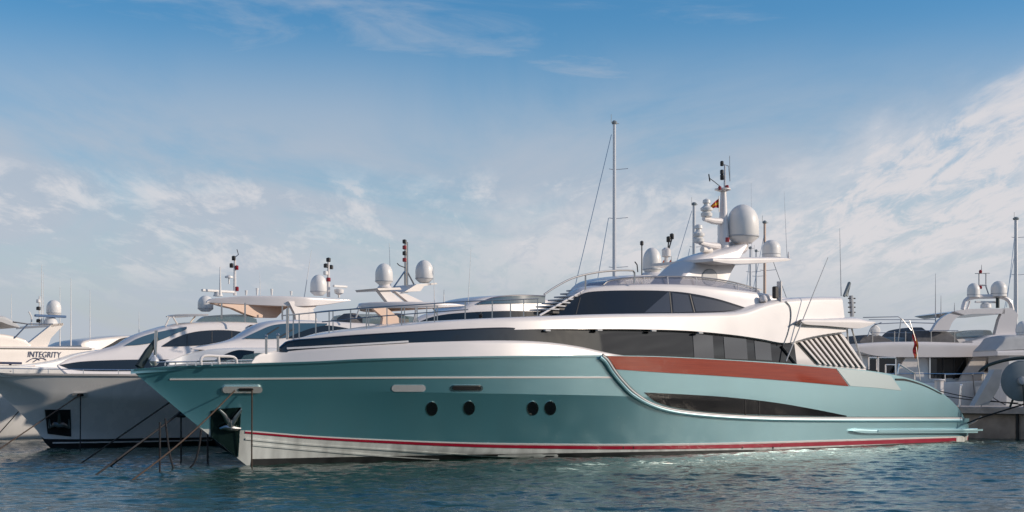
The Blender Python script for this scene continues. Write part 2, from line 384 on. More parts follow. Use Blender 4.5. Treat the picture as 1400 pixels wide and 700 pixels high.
stripe(Y1, 'sheer_line', 'teal', [(182, 504.7), (200, 503), (260, 499.5), (350, 496.5), (430, 494), (500, 490.5), (600, 488), (700, 486.5), (824, 485.4)], .055, hs, ho, off=.05)
# swoosh moulding
SW = [(822, 486), (829, 492), (838, 506), (850, 521), (866, 537), (888, 551), (915, 559.5), (950, 564.5), (1000, 568.5), (1060, 571), (1150, 572), (1250, 572), (1314, 572)]
q = Y1.line(SW, hs, 120)
MB().tube([(s, -(t+.05), z) for s, t, z in q], .036, 8).build('swoosh_moulding', 'white', ho)
q2 = Y1.line([(x-3*(x < 880)-.5, y+2.6) for x, y in SW], hs, 120)
MB().tube([(s, -(t+.035), z) for s, t, z in q2], .07, 8).build('rub_rail', M['teal'], ho)
q3 = Y1.line([(x+1.2*(x < 880), y-.8) for x, y in SW], hs, 120)
MB().tube([(s, -(t+.02), z) for s, t, z in q3], .045, 8).build('moulding_shadow', 'darkrub', ho)  # dark tube stands in for the shadow along the moulding
# mahogany band
patch(Y1, 'mahogany_band', 'wood', [(829, 486.7), (900, 488), (1000, 493), (1080, 498.5), (1142, 504)], [(842, 505), (900, 509), (1000, 515), (1080, 521), (1160, 528)], hs, .025, 70, 10)
patch(Y1, 'quarter_sheen', 'silver', [(1143, 503.6), (1190, 508.2), (1218, 514)], [(1162, 527.7), (1195, 530), (1232, 534)], hs, .016, 20, 8)  # soft sheen of the hull paint, put in as a paler patch
# dark side window
o = patch(Y1, 'hull_window', 'sideglass', [(881, 536.5), (950, 540), (1000, 543.5), (1060, 550.5), (1110, 559), (1157, 568.3)], [(881, 537.2), (897, 549.5), (930, 558.7), (990, 564.8), (1060, 567.8), (1157, 569.4)], hs, .02, 60, 8)
for x, y0, y1 in ((1018, 546, 567), (1037, 548, 567)): patch(Y1, 'mullion', 'blackp', [(x, y0), (x+1.2, y0)], [(x, y1), (x+1.2, y1)], hs, .03, 3, 3, o)
for x, y in ((590, 559), (641, 558), (728, 558.5), (752, 558)):
    o = disc_on(Y1, 'porthole', 'chrome', x, y, 8.2, 9.9, hs, .012)
    disc_on(Y1, 'pane', 'glass', x, y, 7.4, 9.1, hs, .02, o)
oval_on(Y1, 'air_vent', 'lgrey', 535, 581.5, 526.5, 535.5, hs, .02)
o = oval_on(Y1, 'air_vent', 'chrome', 615, 660, 526.5, 535, hs, .015)
oval_on(Y1, 'vent_grille', 'blackp', 618, 657, 528, 533.5, hs, .03, o)
# mooring fairlead (chrome oval) and its dark throat
o = oval_on(Y1, 'fairlead', 'satin', 302.5, 357, 528.5, 537.5, hs, .07)
oval_on(Y1, 'throat', 'blackp', 324, 344, 530.8, 534.5, hs, .09, o)
# anchor pocket and anchor
pk = patch(Y1, 'anchor_pocket', mat('dark_pocket_steel', (.012, .03, .028), .25, .6), [(288, 562), (300, 559), (328, 557)], [(288, 597), (303, 608), (323.5, 625.5)], hs, .03, 16, 10)
an = MB()
def hp(px, py, o=.12): s, t, z = Y1.hit(px, py, hs); return (s, -(t+o), z)
for pts in ([(297, 560.5), (303, 567), (309, 577)], [(327, 560), (320, 570), (313, 581)]):
    an.tube([hp(*p) for p in pts], [.03, .06, .08], 8)
an.tube([hp(297, 586), hp(304, 584), hp(311, 585), hp(318, 586), hp(326, 586)], [.03, .07, .1, .07, .03], 8)
an.tube([hp(311, 574), hp(311, 586)], [.06, .1], 8)
an.build('anchor', 'steel')
bpy.context.scene.objects['anchor'].parent = Y1.e
fr = MB(); fr.tube([hp(328.3, 557, .05), hp(324, 625, .05)], .02, 6).build('pocket_edge', 'chrome', pk)
# swim platform
def wpl(s): return 3.5-.055*np.clip(s-24, 0, 20)
Body(Y1, 'swim_platform', 'teal', [(1166, 589), (1172, 586.2), (1200, 587), (1337, 585.5)], [(1166, 589.5), (1180, 592), (1200, 592.5), (1337, 592)], lambda s: np.maximum(hs(np.minimum(s, SEND-1.6), .6+0*s), 1.)+.16, tumble=0, rad=.06, crown=0)
stripe(Y1, 'platform_edge', 'teal', [(1200, 588), (1328, 587)], .08, lambda s, z: np.maximum(hs(np.minimum(s, SEND-1.6), .6+0*s), 1.)+.16, off=.03)
# ---- lower white house
def wl(s): return np.where(s < 6, 3.1*np.sqrt(np.clip(1-((6-s)/9.5)**2, .02, 1)), 3.1)
def whouse(s): return 2.95*(1-(1-np.clip((s-.9)/11, 0, 1))**2.6)+.02
lower = Body(Y1, 'lower_house', 'white', [(344, 496), (350, 487.5), (362, 483), (400, 478.5), (480, 472), (560, 468), (640, 465.5), (700, 465), (750, 467), (800, 474), (840, 483.5), (864, 487.3)],
    [(344, 498), (400, 498), (500, 495), (600, 492.5), (700, 491), (864, 490)], whouse, tumble=.16, rad=.12)
# window volume (dark) between the two white bodies
def wglass(s): return np.maximum(whouse(s)-.10, .1)
glassb = Body(Y1, 'saloon_windows', 'glass', [(384, 476), (395, 467), (440, 462), (500, 457), (640, 449), (700, 447), (830, 446), (940, 448), (1000, 453), (1040, 459), (1072, 467), (1090, 470)],
    [(384, 479), (400, 484), (500, 484), (600, 484), (700, 490), (840, 494), (1000, 498), (1090, 502)], wglass, tumble=.14, rad=.05)
gs = glassb.surf
stripe(Y1, 'trim_strip', 'white', [(391, 475), (440, 472.4), (500, 469), (557, 465.6)], .055, gs, glassb.o, off=.05)
for (x0, x1, ya, yb) in ((947, 974, 456, 489), (989, 1020, 460.5, 490), (1031, 1053, 466, 491.5)):
    patch(Y1, 'curtained_pane', 'pane', [(x0, ya), (x1, ya+3)], [(x0+2, yb), (x1+2, yb+1.5)], gs, .01, 6, 5, glassb.o)
# ---- upper white band
def wup(s): return 2.85*(1-(1-np.clip((s-1.6)/11, 0, 1))**2.4)+.05
upper = Body(Y1, 'upper_deck_band', 'white', [(389, 470), (392, 465.5), (420, 461), (470, 453), (520, 448), (560, 444), (620, 438), (680, 434.5), (740, 432), (830, 429), (900, 428), (980, 427), (1022, 424.5), (1050, 415), (1075, 409), (1100, 406.7), (1130, 405.2), (1157, 405.4)],
    [(389, 471), (440, 467.8), (500, 462), (560, 457.5), (640, 453), (700, 451), (760, 450), (830, 450), (880, 450.5), (940, 452.5), (1000, 458), (1040, 464), (1070, 470), (1085, 469), (1100, 463.5), (1130, 457.5), (1157, 454)], wup, tumble=.12, rad=.18)
us = upper.surf
for x, y in ((748, 450.5), (819, 450), (893, 451), (957, 454)):
    s, t, z = Y1.hit(x, y, us); MB().box((s, -(t+.0), z-.03), (.22, .1, .06)).build('courtesy_light', 'lgrey', upper.o)
MB().tube([(s, -(t+.01), z) for s, t, z in Y1.line([(1074, 412), (1080, 420), (1081, 435), (1077, 455), (1071, 471)], us, 30)], .02, 6).build('seam', 'grey', upper.o)
s, t, z = Y1.hit(1089, 441, us); MB().tube([(s+.35, -(t), z+.05), (s+.1, -(t+.12), z+.08), (s-.35, -(t+.2), z-.08)], [.03, .04, .03], 8).build('antenna_bracket', 'blackp', upper.o)
# aft wing
wing = Body(Y1, 'aft_wing', 'white', [(1096, 439), (1103, 436), (1130, 435.5), (1157, 434), (1175, 434), (1188, 438), (1197, 440)], [(1096, 440), (1103, 443.5), (1130, 445.5), (1157, 448), (1175, 449), (1188, 445.5), (1197, 441.5)], lambda s: 3.05+0*s, tumble=-.02, rad=.2)
for a, c in (((1164, 448), (1180, 500)), ((1158, 449), (1161, 485))): MB().tube([Y1.P(*a, 2.4), Y1.P(*c, 2.4)], .035, 8).build('wing_strut', 'lgrey', wing.o)
# aft fashion plate with louvres
afp = Body(Y1, 'aft_house', 'white', [(1072, 466), (1090, 462), (1120, 456), (1150, 452), (1165, 470), (1184, 503)], [(1072, 497), (1100, 499), (1140, 505), (1184, 507)], lambda s: 2.62+0*s, tumble=.08, rad=.05)
fs = afp.surf
lv = patch(Y1, 'louvre_panel', 'blackp', [(1088, 468.5), (1110, 463), (1130, 459.5), (1150, 456)], [(1114, 497.5), (1138, 500), (1160, 501.5), (1184, 503.5)], fs, .02, 30, 6)
N = 9
A_, C_ = cr([(1088, 468.5), (1110, 463), (1130, 459.5), (1150, 456)], 101), cr([(1114, 497.5), (1138, 500), (1160, 501.5), (1184, 503.5)], 101)
for i in range(N):
    k = int((i+.75)/N*98)
    a, c = A_[k], C_[k]; w = 2.0
    patch(Y1, 'louvre_slat', 'white', [(a[0]-w, a[1]+.4), (a[0]+w*.5, a[1]-.2)], [(c[0]-w, c[1]-.3), (c[0]+w*.5, c[1])], fs, .10, 3, 8, lv)
MB().tube([Y1.hit(1068, 474, gs)[:1]+(-Y1.hit(1068, 474, gs)[1]-.03,)+Y1.hit(1068, 474, gs)[2:], Y1.hit(1086, 496, gs)[:1]+(-Y1.hit(1086, 496, gs)[1]-.03,)+Y1.hit(1086, 496, gs)[2:]], .05, 6).build('window_post', 'blackp', glassb.o)
# ---- wheelhouse
def wwh(s): return 2.45*(1-(1-np.clip((s-12.0)/7, 0, 1))**2.2)+.12
s_wh = Y1.pl(757, 430, .3)[0]
def wwh(s): return 2.45*(1-(1-np.clip((s-s_wh+.3)/10, 0, 1))**1.5)+.12
wh = Body(Y1, 'wheelhouse', 'white', [(760, 424), (790, 404), (800, 396.5), (815, 392.5), (850, 389.5), (900, 388), (950, 389), (1000, 394), (1050, 401.5), (1084, 408.5), (1110, 415)],
    [(760, 436), (800, 436), (900, 436), (1000, 434), (1110, 430)], wwh, tumble=.3, rad=.15, inset=.3)
ws = wh.surf
win = patch(Y1, 'wheelhouse_windows', 'glass', [(756, 428.6), (775, 415.5), (792, 404), (803, 399.5), (830, 397.5), (870, 397), (905, 397.5), (940, 400.5), (980, 408.5), (1022, 421.5)], [(756, 431), (790, 431), (830, 431), (870, 430.5), (905, 430), (940, 429.5), (980, 428), (1022, 424)], ws, .02, 70, 9)
patch(Y1, 'side_pane', 'pane', [(912, 399.5), (914, 399.7)], [(880, 427.5), (916, 427)], ws, .028, 6, 6, win)
patch(Y1, 'side_pane', 'pane', [(918, 400.5), (940, 403.5)], [(920, 427), (946, 426.3)], ws, .028, 6, 6, win)
patch(Y1, 'side_pane', 'pane', [(945, 404.5), (980, 411.5), (1012, 421)], [(951, 426), (980, 425.5), (1012, 423.5)], ws, .028, 14, 6, win)
for a, c in (((914, 399), (917, 428)), ((942, 403), (948, 427)), ((792, 407), (786, 430))):
    patch(Y1, 'mullion', 'blackp', [a, (a[0]+1.3, a[1])], [c, (c[0]+1.3, c[1])], ws, .032, 3, 5, win)
# windscreen of the flybridge
def wfb(s): return np.maximum(wwh(s)-.55, .1)
fsn = Body(Y1, 'flybridge_screen', 'palescreen', [(822, 391), (829, 385), (845, 382), (870, 379.5), (920, 378.5), (960, 380), (1000, 386), (1040, 397)], [(822, 392.5), (870, 393), (950, 394), (1000, 398), (1040, 404)], wfb, tumble=.25, rad=.04, crown=0)
q = Y1.line([(824, 389), (830, 384.4), (845, 381.3), (870, 379), (920, 378), (960, 379.5), (1000, 385.5), (1040, 396.5)], lambda s, z: wfb(s)-.05, 50)
MB().tube([(s, -t-.02, z) for s, t, z in q], .03, 6).build('screen_rail', 'steel', fsn.o)
for x, y0, y1 in ((880, 379, 389), (912, 378.5, 388.5), (951, 379.5, 390), (1008, 388, 397)):
    a = Y1.hit(x, y0, lambda s, z: wfb(s)); c = Y1.hit(x, y1, lambda s, z: wfb(s)); MB().tube([Y1.L((a[0], a[1]+.02, a[2])), Y1.L((c[0], c[1]+.05, c[2]))], .02, 6).build('screen_post', 'white', fsn.o)
# hatch and horn bits on the aft coaming
s, t, z = Y1.hit(1063, 409, us); MB().box((s, -t+.1, z+.25), (.16, .16, .45)).build('navigation_light', 'blackp', upper.o); MB().box((s+.25, -t+.1, z+.3), (.06, .2, .75)).build('light_screen', 'white', upper.o)
s, t, z = Y1.hit(1053, 412, us); MB().lathe((s, -t+.3, z), [(.13, 0), (.15, .07), (.1, .2), (.02, .26)], 16).build('horn', 'white', upper.o)
# ---- radar arch, mast and domes (centre line)
ar = Body(Y1, 'radar_arch', 'white', [(930, 385), (938, 372), (948, 361), (962, 351.5), (980, 345), (1000, 339.5), (1012, 335.5), (1021, 333)],
   [(930, 388), (960, 392), (990, 390), (1000, 372), (1008, 358), (1015, 346), (1021, 336)], lambda s: .75+0*s, tumble=.08, rad=.25)
o = disc_on(Y1, 'arch_hatch', 'grey', 970, 379, 10.5, 11.5, ar.surf, .012, ar.o); disc_on(Y1, 'hatch_cover', 'lgrey', 970, 379, 9.6, 10.6, ar.surf, .02, ar.o)
aw = Body(Y1, 'arch_wing', 'white', [(975, 353), (1000, 352), (1040, 351.3), (1075, 352), (1082, 354)], [(975, 357), (1000, 360.5), (1040, 359.5), (1075, 357), (1082, 355)], lambda s: 1.5+0*s, tumble=0, rad=.1)
mt = 0.0
def rp(px, Yt=mt): return px/F*Y1.Yt(1000, 0)
mast = MB(); mast.tube([Y1.P(989, 346), Y1.P(989, 300), Y1.P(989, 262)], [rp(9.5), rp(6), rp(4)], 16).build('mast', 'white', Y1.e); mast = bpy.context.scene.objects['mast']
MB().lathe(Y1.P(988, 262), [(rp(5), 0), (rp(11), .06), (rp(11), .11), (rp(4), .14)], 20).build('mast_platform', 'white', mast)
MB().tube([Y1.P(991, 261), Y1.P(991, 226)], [rp(1.8), rp(1.3)], 8).build('mast_pole', 'alu', mast)
MB().tube([Y1.P(998, 248), Y1.P(997.5, 213)], .015, 6).build('whip_antenna', 'steel', mast)
MB().tube([Y1.P(987, 224), Y1.P(996, 227), Y1.P(998, 248)], .015, 6).build('cross_arm', 'steel', mast)
for (x, y, m, r, h) in ((987, 227, 'blackp', 2.4, 7), (987, 238, 'blackp', 2.6, 6), (987.3, 246, 'blackp', 2.8, 8), (984, 259.5, 'redlens', 2.2, 5), (994, 259, 'redlens', 2.4, 6)):
    z1 = Y1.pl(x, y-h, 0)[2]-Y1.pl(x, y, 0)[2]
    MB().lathe(Y1.P(x, y, .1), [(rp(r)*.8, 0), (rp(r), z1*.1), (rp(r), z1*.85), (rp(r)*.5, z1)], 14).build('navigation_light', m, mast)
MB().tube([Y1.P(986, 256, .1), Y1.P(976, 248, .1), Y1.P(970.5, 244, .1)], .014, 6).tube([Y1.P(970.5, 248, .1), Y1.P(969, 238, .1)], .025, 6).build('wind_vane', 'blackp', mast)
for (ax, ay, bx, by, sx, sy) in ((986, 303, 962, 299, 966, 298), (982, 337, 957, 332, 955, 333)):
    arm = MB().tube([Y1.P(ax, ay), Y1.P((ax+bx)/2, (ay+by)/2+1), Y1.P(bx, by)], [rp(5), rp(4.4), rp(3)], 10).build('radar_arm', 'white', mast)
    MB().lathe(Y1.P(sx, sy), [(rp(3), 0), (rp(7.5), rp(2)), (rp(8), rp(6)), (rp(5), rp(8.5)), (rp(8), rp(10)), (rp(8.4), rp(13)), (rp(4.4), rp(16)), (rp(3.5), rp(19)), (rp(5.5), rp(20)), (rp(5), rp(24)), (rp(1), rp(26))], 18).build('radar', 'dome', arm)
MB().tube([Y1.P(960, 341, .3), Y1.P(972, 343, .3)], rp(4), 12).build('searchlight', 'cream', mast)
d1 = dome(Y1, Y1.e, 1015.5, 333, 279.5, 21.8, .35)
dome(Y1, Y1.e, 990, 326, 296, 9, -.9)
MB().tube([Y1.P(1000, 342), Y1.P(1013, 335)], [.3, .35], 10).build('dome_foot', 'white', d1)
MB().lathe(Y1.P(994.5, 331, .9), [(rp(2.8), 0), (rp(2.8), rp(6))], 10).build('navigation_light', 'redlens', d1)
dome(Y1, aw.o, 1054.5, 352, 328, 12.6, .3, foot=False)
MB().tube([Y1.P(1078, 353, .2), Y1.P(1078, 344, .2)], [.05, .02], 8).build('aerial', 'white', aw.o)
antenna(Y1, aw.o, 1076, 351, 1072, 262, .1, .009, m='alu'); antenna(Y1, ar.o, 1028, 351, 1027, 250, -.5, .008, m='alu')
# long slanted whip antenna amidships aft
s, t, z = Y1.hit(1070, 494, gs)
MB().tube([(s, -t-.15, z), Y1.P(1132, 352, 3.0)], [.028, .012], 6).build('whip_antenna', 'lgrey', Y1.e)
# stern mast with rungs behind the wing
sm = MB().tube([Y1.P(1165, 433, 1.5), Y1.P(1163.5, 404, 1.5)], .09, 8).build('aft_light_post', 'lgrey', Y1.e)
for y in (408, 414, 420, 427): MB().tube([Y1.P(1160, y, 1.5), Y1.P(1169, y, 1.5)], .03, 6).build('rung', 'blackp', sm)
MB().tube([Y1.P(1154, 405, 1.6), Y1.P(1161, 388, 1.6), Y1.P(1158, 405, 1.6)], [.06, .09, .05], 8).build('folded_davit', 'grey', sm)
antenna(Y1, sm, 1150, 405, 1148, 312, 1.4, .014, m='lgrey')
# ---- stairs between foredeck and flybridge, with curved handrail
stp = MB().tube([Y1.P(735, 432, -.7), Y1.P(797, 396, -.7)], .05, 6).tube([Y1.P(738, 431, .3), Y1.P(798, 397, .3)], .035, 6).build('stairs', 'white', Y1.e)
for i in range(7):
    x, y = 744+i*8.4, 423.5-i*4.4; s, _, z = Y1.pl(x, y, -.15)
    MB().box((s, .15, z), (.46, 1.0, .05)).build('tread', 'lgrey', stp); MB().box((s+.1, .15, z-.10), (.3, .95, .10)).build('riser', 'blackp', stp)
hr = MB().tube([Y1.P(x, y, 1.0) for x, y in cr([(744, 402.5), (760, 392), (780, 381.5), (800, 375.5), (832, 370.5), (866, 370), (867.5, 373), (867, 388)], 40)], .032, 8).build('stair_handrail', 'steel', Y1.e)
MB().tube([Y1.P(800.5, 376, 1.), Y1.P(800.5, 396, 1.)], .028, 8).build('post', 'steel', hr)
# ---- foredeck rails, near and far
RT = [(393, 431), (440, 426.5), (500, 421), (570, 416.5), (640, 412), (700, 409.8), (736, 408.3)]
DT = [(393, 463), (440, 457), (500, 450), (570, 443), (640, 437), (700, 434), (740, 432)]
tr = lambda s, z: np.maximum(wup(s)-.25, .15)
posts = [409, 450, 501, 549, 594, 636, 673, 698, 716, 735]
for side in (1, -1):
    q = Y1.line(RT, tr, 50)
    rl = MB().tube([(s, -t*side, z) for s, t, z in q], .02, 6)
    mid = Y1.line([(x, y+.45*(np.interp(x, [p[0] for p in DT], [p[1] for p in DT])-y)) for x, y in RT[1:5]], tr, 30)
    if side == 1: rl.tube([(s, -t*side, z) for s, t, z in mid], .018, 6)
    rl = rl.build('deck_rail', 'steel', Y1.e)
    for x in posts:
        yt = np.interp(x, [p[0] for p in RT], [p[1] for p in RT]); yb = np.interp(x, [p[0] for p in DT], [p[1] for p in DT])
        a = Y1.hit(x, yt, tr); MB().tube([(a[0], -a[1]*side, a[2]), (a[0], -a[1]*side, Y1.pl(x, yb+2, a[1])[2])], .018, 6).build('post', 'steel', rl)
a = Y1.hit(393, 431, tr); o = MB().tube([(a[0], -a[1], Y1.pl(393, 422, a[1])[2]), (a[0], -a[1], Y1.pl(393, 464, a[1])[2])], .04, 8).build('rail_post', 'steel', Y1.e)
for x, y0, y1 in ((364, 460, 484), (380, 458, 481)):
    MB().tube([Y1.P(x, y0, 1.0), Y1.P(x, y1, 1.0)], .035, 8).lathe(Y1.P(x, y0, 1.), [(.03, -.03), (.055, 0), (.03, .05), (.005, .06)], 10).build('capstan_post', 'steel', Y1.e)
# ---- bow fittings
def hd(px, py, inn=.25): s, t, z = Y1.hit(px, py, lambda s, z: hull.bd(s)-inn); return (s, -t, z)
MB().tube([Y1.P(211.5, 499, .15), Y1.P(213.5, 452, .15)], .045, 8).build('bow_pole', 'steel', Y1.e)
MB().lathe(Y1.P(211, 500, .3), [(.05, 0), (.1, .05), (.13, .12), (.1, .2), (.04, .25), (.03, .28)], 16).build('bow_capstan', 'satin', Y1.e)
bo = MB().tube([Y1.P(190, 502, .05), Y1.P(202, 482, .05), Y1.P(215, 462, .05)], [.12, .11, .05], 8).build('anchor_davit', 'darkrub', Y1.e)
gr = MB().tube([Y1.P(x, y, 1.0) for x, y in cr([(275, 499), (275, 490), (280, 486.5), (300, 487), (318, 488), (322.5, 491), (323.5, 497)], 26)], .04, 8).tube([Y1.P(298.5, 487, 1.), Y1.P(299.5, 498, 1.)], .04, 8).build('bow_guard_rail', 'white', Y1.e)
lr = MB().tube([Y1.P(x, y, .9) for x, y in ((214, 495.5), (275, 494), (345, 492))], .022, 6).build('toe_rail', 'chrome', Y1.e)
for x in (226, 240, 256, 268, 290, 310, 330): MB().tube([Y1.P(x, 495, .9), Y1.P(x, 500, .9)], .02, 6).build('post', 'chrome', lr)
# stern quarter vent line and stern rails
patch(Y1, 'quarter_vent', 'blackp', [(1224, 517.5), (1237, 518), (1262, 526), (1287, 538)], [(1224, 520), (1240, 521), (1264, 528), (1287, 539.2)], hs, .03, 20, 3)
for x0, x1, yt, yb in ((1188, 1199, 489, 506), (1201, 1225, 489, 513)):
    MB().tube([Y1.P(x, y, 2.0) for x, y in ((x0, yt), (x1-1, yt), (x1, yt+1.5), (x1, yb))]+[], .03, 8).tube([Y1.P(x0, yb-1, 2.), Y1.P(x0, yt, 2.)], .03, 8).build('stern_rail', 'chrome', Y1.e)
MB().tube([Y1.P(1229, 498, 1.8), Y1.P(1251, 511, 1.8), Y1.P(1251, 519, 1.8)], .035, 8).tube([Y1.P(1229, 498, 1.8), Y1.P(1227, 512, 1.8)], .03, 8).build('stern_rail', 'chrome', Y1.e)
MB().tube([Y1.P(1211, 499, 1.2), Y1.P(1224, 499, 1.2), Y1.P(1225, 511, 1.2)], .035, 8).tube([Y1.P(1211, 499, 1.2), Y1.P(1211, 511, 1.2)], .035, 8).build('stern_rail', 'chrome', Y1.e)

# ------------------------------------------------------------------ flags
def flag(name, label, pts, stripes, staff=None, group=None):
    """pts: grid corner curves (upper edge, lower edge) in world points; stripes: (fraction, material)"""
    up, lo = cr(pts[0], 14), cr(pts[1], 14); e = bpy.data.objects.new(name, None); COL.objects.link(e); e.location = tuple(up[0]); tag(e, label, 'flag', group)
    base = np.array(up[0]); f0 = 0
    for f1, m in stripes:
        V = []
        for i in range(14):
            w = .05*math.sin(i*.9)
            for f in (f0, (f0+f1)/2, f1):
                p = up[i]+(lo[i]-up[i])*f-base; V += [(p[0], p[1]+w-.006, p[2]), (p[0], p[1]+w+.006, p[2])]
        Fc = []
        for i in range(13):
            a, c = i*6, (i+1)*6
            Fc += [(a, a+2, c+2, c), (a+2, a+4, c+4, c+2), (a+1, c+1, c+3, a+3), (a+3, c+3, c+5, a+5), (a, c, c+1, a+1), (a+4, a+5, c+5, c+4)]
        mk('cloth_stripe', V, Fc, m, e); f0 = f1
    if staff is not None: MB().tube([np.array(p)-base for p in staff], .02, 6).build('staff', 'steel', e)
    return e
Ym = Y1.Yt(980, .1)
flag('courtesy_flag', 'red and yellow flag on the tall mast of the teal yacht', ([wpt(983, 271, Ym), wpt(977, 276, Ym), wpt(969, 284, Ym)], [wpt(983, 284, Ym), wpt(978, 284, Ym), wpt(971, 285.5, Ym)]), [(.3, 'red'), (.65, 'yellow'), (1, 'red')], [wpt(983, 268, Ym), wpt(983.3, 290, Ym)])

# ================================================================== WHITE YACHT A (left, hull in shade)
A = Boat('motor_yacht', 'white motor yacht left of the teal bow with a black arched window and tan-lined hardtop', 'yacht', 70, F*H/73.5, 45, 'white motor yachts moored behind')
hA = Hull(A, stem=[(-48, 499), (-20, 520), (0, 538), (25, 562), (50, 588), (62, 606), (70, 613.5)], sheer=[(-48, 499), (0, 510), (60, 511), (165, 512), (260, 513), (420, 514), (620, 516)],
   boot=[(59, 600), (120, 600.5), (200, 599), (290, 597.5), (420, 593), (620, 588)], bd=(3.1, 11, 2.3), bc=(2.6, 13, 1.8), chine=[(50, 588), (120, 593), (200, 597), (290, 600), (420, 602), (620, 598)], send=25., flare=.35, gk=([-9, 30], [.66, .66]), mats=('shell', 'black'))
sA = hA.surf
stripe(A, 'boot_line', 'shell', [(72, 604.5), (150, 603.5), (290, 601)], .05, sA, hA.ob, off=.04)
stripe(A, 'sheer_line', 'white', [(-40, 500), (0, 509.5), (60, 510.5), (165, 511.5), (240, 512.3)], .07, sA, hA.o, off=.06)
pk = patch(A, 'anchor_pocket', 'black', [(61, 560), (96, 560)], [(65, 593), (97, 597)], sA, .03, 10, 8)
def hpA(px, py, o=.1): s, t, z = A.hit(px, py, sA); return (s, -(t+o), z)
MB().tube([hpA(66, 584), hpA(72, 580), hpA(79, 581), (hpA(86, 581)), hpA(92, 584)], [.03, .09, .12, .09, .03], 8).tube([hpA(79, 566), hpA(79, 580)], [.05, .08], 8).tube([hpA(66, 585), hpA(66, 573)], [.05, .02], 6).tube([hpA(92, 585), hpA(92, 573)], [.05, .02], 6).build('anchor', 'steel', A.e)
o = oval_on(A, 'fairlead', 'satin', 98, 119, 537, 543, sA, .06); oval_on(A, 'throat', 'blackp', 104, 113, 538.5, 541.8, sA, .08, o)
rA = MB().tube([A.L(x) for x in A.line([(-10, 503.5), (60, 504.5), (165, 505.5), (230, 506)], lambda s, z: hA.bd(s)-.15, 20)], .02, 6).build('deck_rail', 'chrome', A.e)
for x in (18, 66, 114, 162, 205):
    s, t, z = A.hit(x, 504.8, lambda s, z: hA.bd(s)-.15); MB().tube([(s, -t, z), (s, -t, z-.28)], .016, 6).build('post', 'chrome', rA)
sA0 = A.pl(80, 500, .1)[0]
def wA(s): return 2.5*(1-(1-np.clip((s-sA0)/15, 0, 1))**1.35)+.06
cA = Body(A, 'cabin', 'white', [(80, 499), (97, 491), (115, 485.5), (150, 478), (170, 472.5), (190, 461.5), (215, 453), (250, 444.5), (290, 440), (350, 440), (420, 446), (520, 452)],
    [(80, 501), (95, 512), (120, 514), (300, 514), (520, 514)], wA, tumble=.16, rad=.2)
ca = cA.surf
patch(A, 'hull_window', 'glass', [(82, 498.7), (110, 494.5), (150, 492.5), (195, 491.5), (240, 491.5)], [(82, 499.3), (98, 505), (130, 507.2), (195, 507.2), (240, 507)], ca, .015, 30, 5)
patch(A, 'windscreen', 'blueglass', [(172, 471.5), (191, 461.5), (215, 454.2), (255, 446.5)], [(172, 472.3), (192, 471), (213, 467), (255, 450)], ca, .015, 30, 5)
wn = patch(A, 'arched_window', 'glass', [(222, 472.5), (238, 463), (258, 455.5), (280, 452), (310, 451.5), (342, 455)], [(222, 473.6), (250, 473), (275, 471.5), (300, 467.5), (322, 462), (342, 455.8)], ca, .02, 50, 6)
for x, y0, y1 in ((255, 458, 471), (289, 453, 468), (316, 453, 462)): patch(A, 'mullion', 'blackp', [(x, y0), (x+.8, y0)], [(x, y1), (x+.8, y1)], ca, .03, 3, 3, wn)
patch(A, 'side_panel', 'shell', [(226, 493), (262, 483.5), (300, 477.5), (330, 477)], [(226, 494), (262, 494.5), (300, 494.5), (330, 494.5)], ca, .03, 20, 4)
scA = Body(A, 'flybridge_screen', 'greenglass', [(268, 440), (280, 434), (292, 431.3), (335, 430), (352, 436)], [(268, 442), (300, 443), (352, 443)], plan(A.pl(268, 440, 0)[0], 4.5, 1.6, 1.6), tumble=.3, rad=.03, crown=0)
htA = Body(A, 'hardtop', 'white', [(283, 412.5), (288, 409), (320, 405.5), (345, 404.3), (400, 405), (440, 407), (479, 409.5)], [(283, 413.5), (300, 414.3), (340, 416.5), (400, 418.5), (440, 417), (479, 411)], plan(A.pl(284, 412, 0)[0], 3.6, 2.0, 1.5), tumble=0, rad=.07, crown=.0)
for t in (1.0, -1.6): MB().prism([A.P(x, y, t) for x, y in ((292, 414.8), (340, 417), (397, 418.5), (388, 424), (378, 434.5), (352, 434), (336, 429), (318, 421))], (0, .3, 0)).build('hardtop_side', 'tan', htA.o, False)
aw_A = Body(A, 'awning', 'cream', [(229, 432), (245, 429.5), (285, 429)], [(229, 433.5), (285, 431.5)], plan(A.pl(229, 432, 0)[0], 2, 1.3, 2), tumble=0, rad=.04, crown=.02)
for a, c in (((232, 433), (226, 446)), ((236, 433), (243, 444)), ((268, 431), (258, 444))): MB().tube([A.P(*a, .3), A.P(*c, .3)], .03, 6).build('awning_pole', 'cream', aw_A.o)
headliner(A, htA, htA.s0+.15, htA.s1-.3)
for x, y0, y1, t in ((303, 414, 436, 1.1), (335, 414, 440, 1.7), (386, 418, 440, 1.8), (394, 418, 441, 1.8)): MB().tube([A.P(x, y0, t), A.P(x, y1, t)], .035, 8).build('hardtop_post', 'steel', htA.o)
for t in (1.9, -1.7):
    MB().prism([A.P(395, 412, t), A.P(440, 412, t), A.P(428, 423, t), A.P(436, 443, t), A.P(422, 443, t), A.P(405, 440, t), A.P(404, 430, t)], (0, .16, 0)).build('hardtop_leg', 'white', htA.o, False)
mA = MB().tube([A.P(321, 404, .0), A.P(321, 354, .0)], [.07, .045], 8).build('mast', 'white', A.e)
for x, y, m in ((319.5, 356, 'blackp'), (316.5, 366, 'blackp'), (323.5, 369, 'redlens'), (323.8, 398, 'redlens')): MB().lathe(A.P(x, y, .05), [(.07, 0), (.08, .02), (.08, .17), (.03, .19)], 12).build('navigation_light', m, mA)
MB().tube([A.P(321, 352), A.P(326, 348), A.P(324, 341)], .02, 6).build('wind_vane', 'steel', mA)
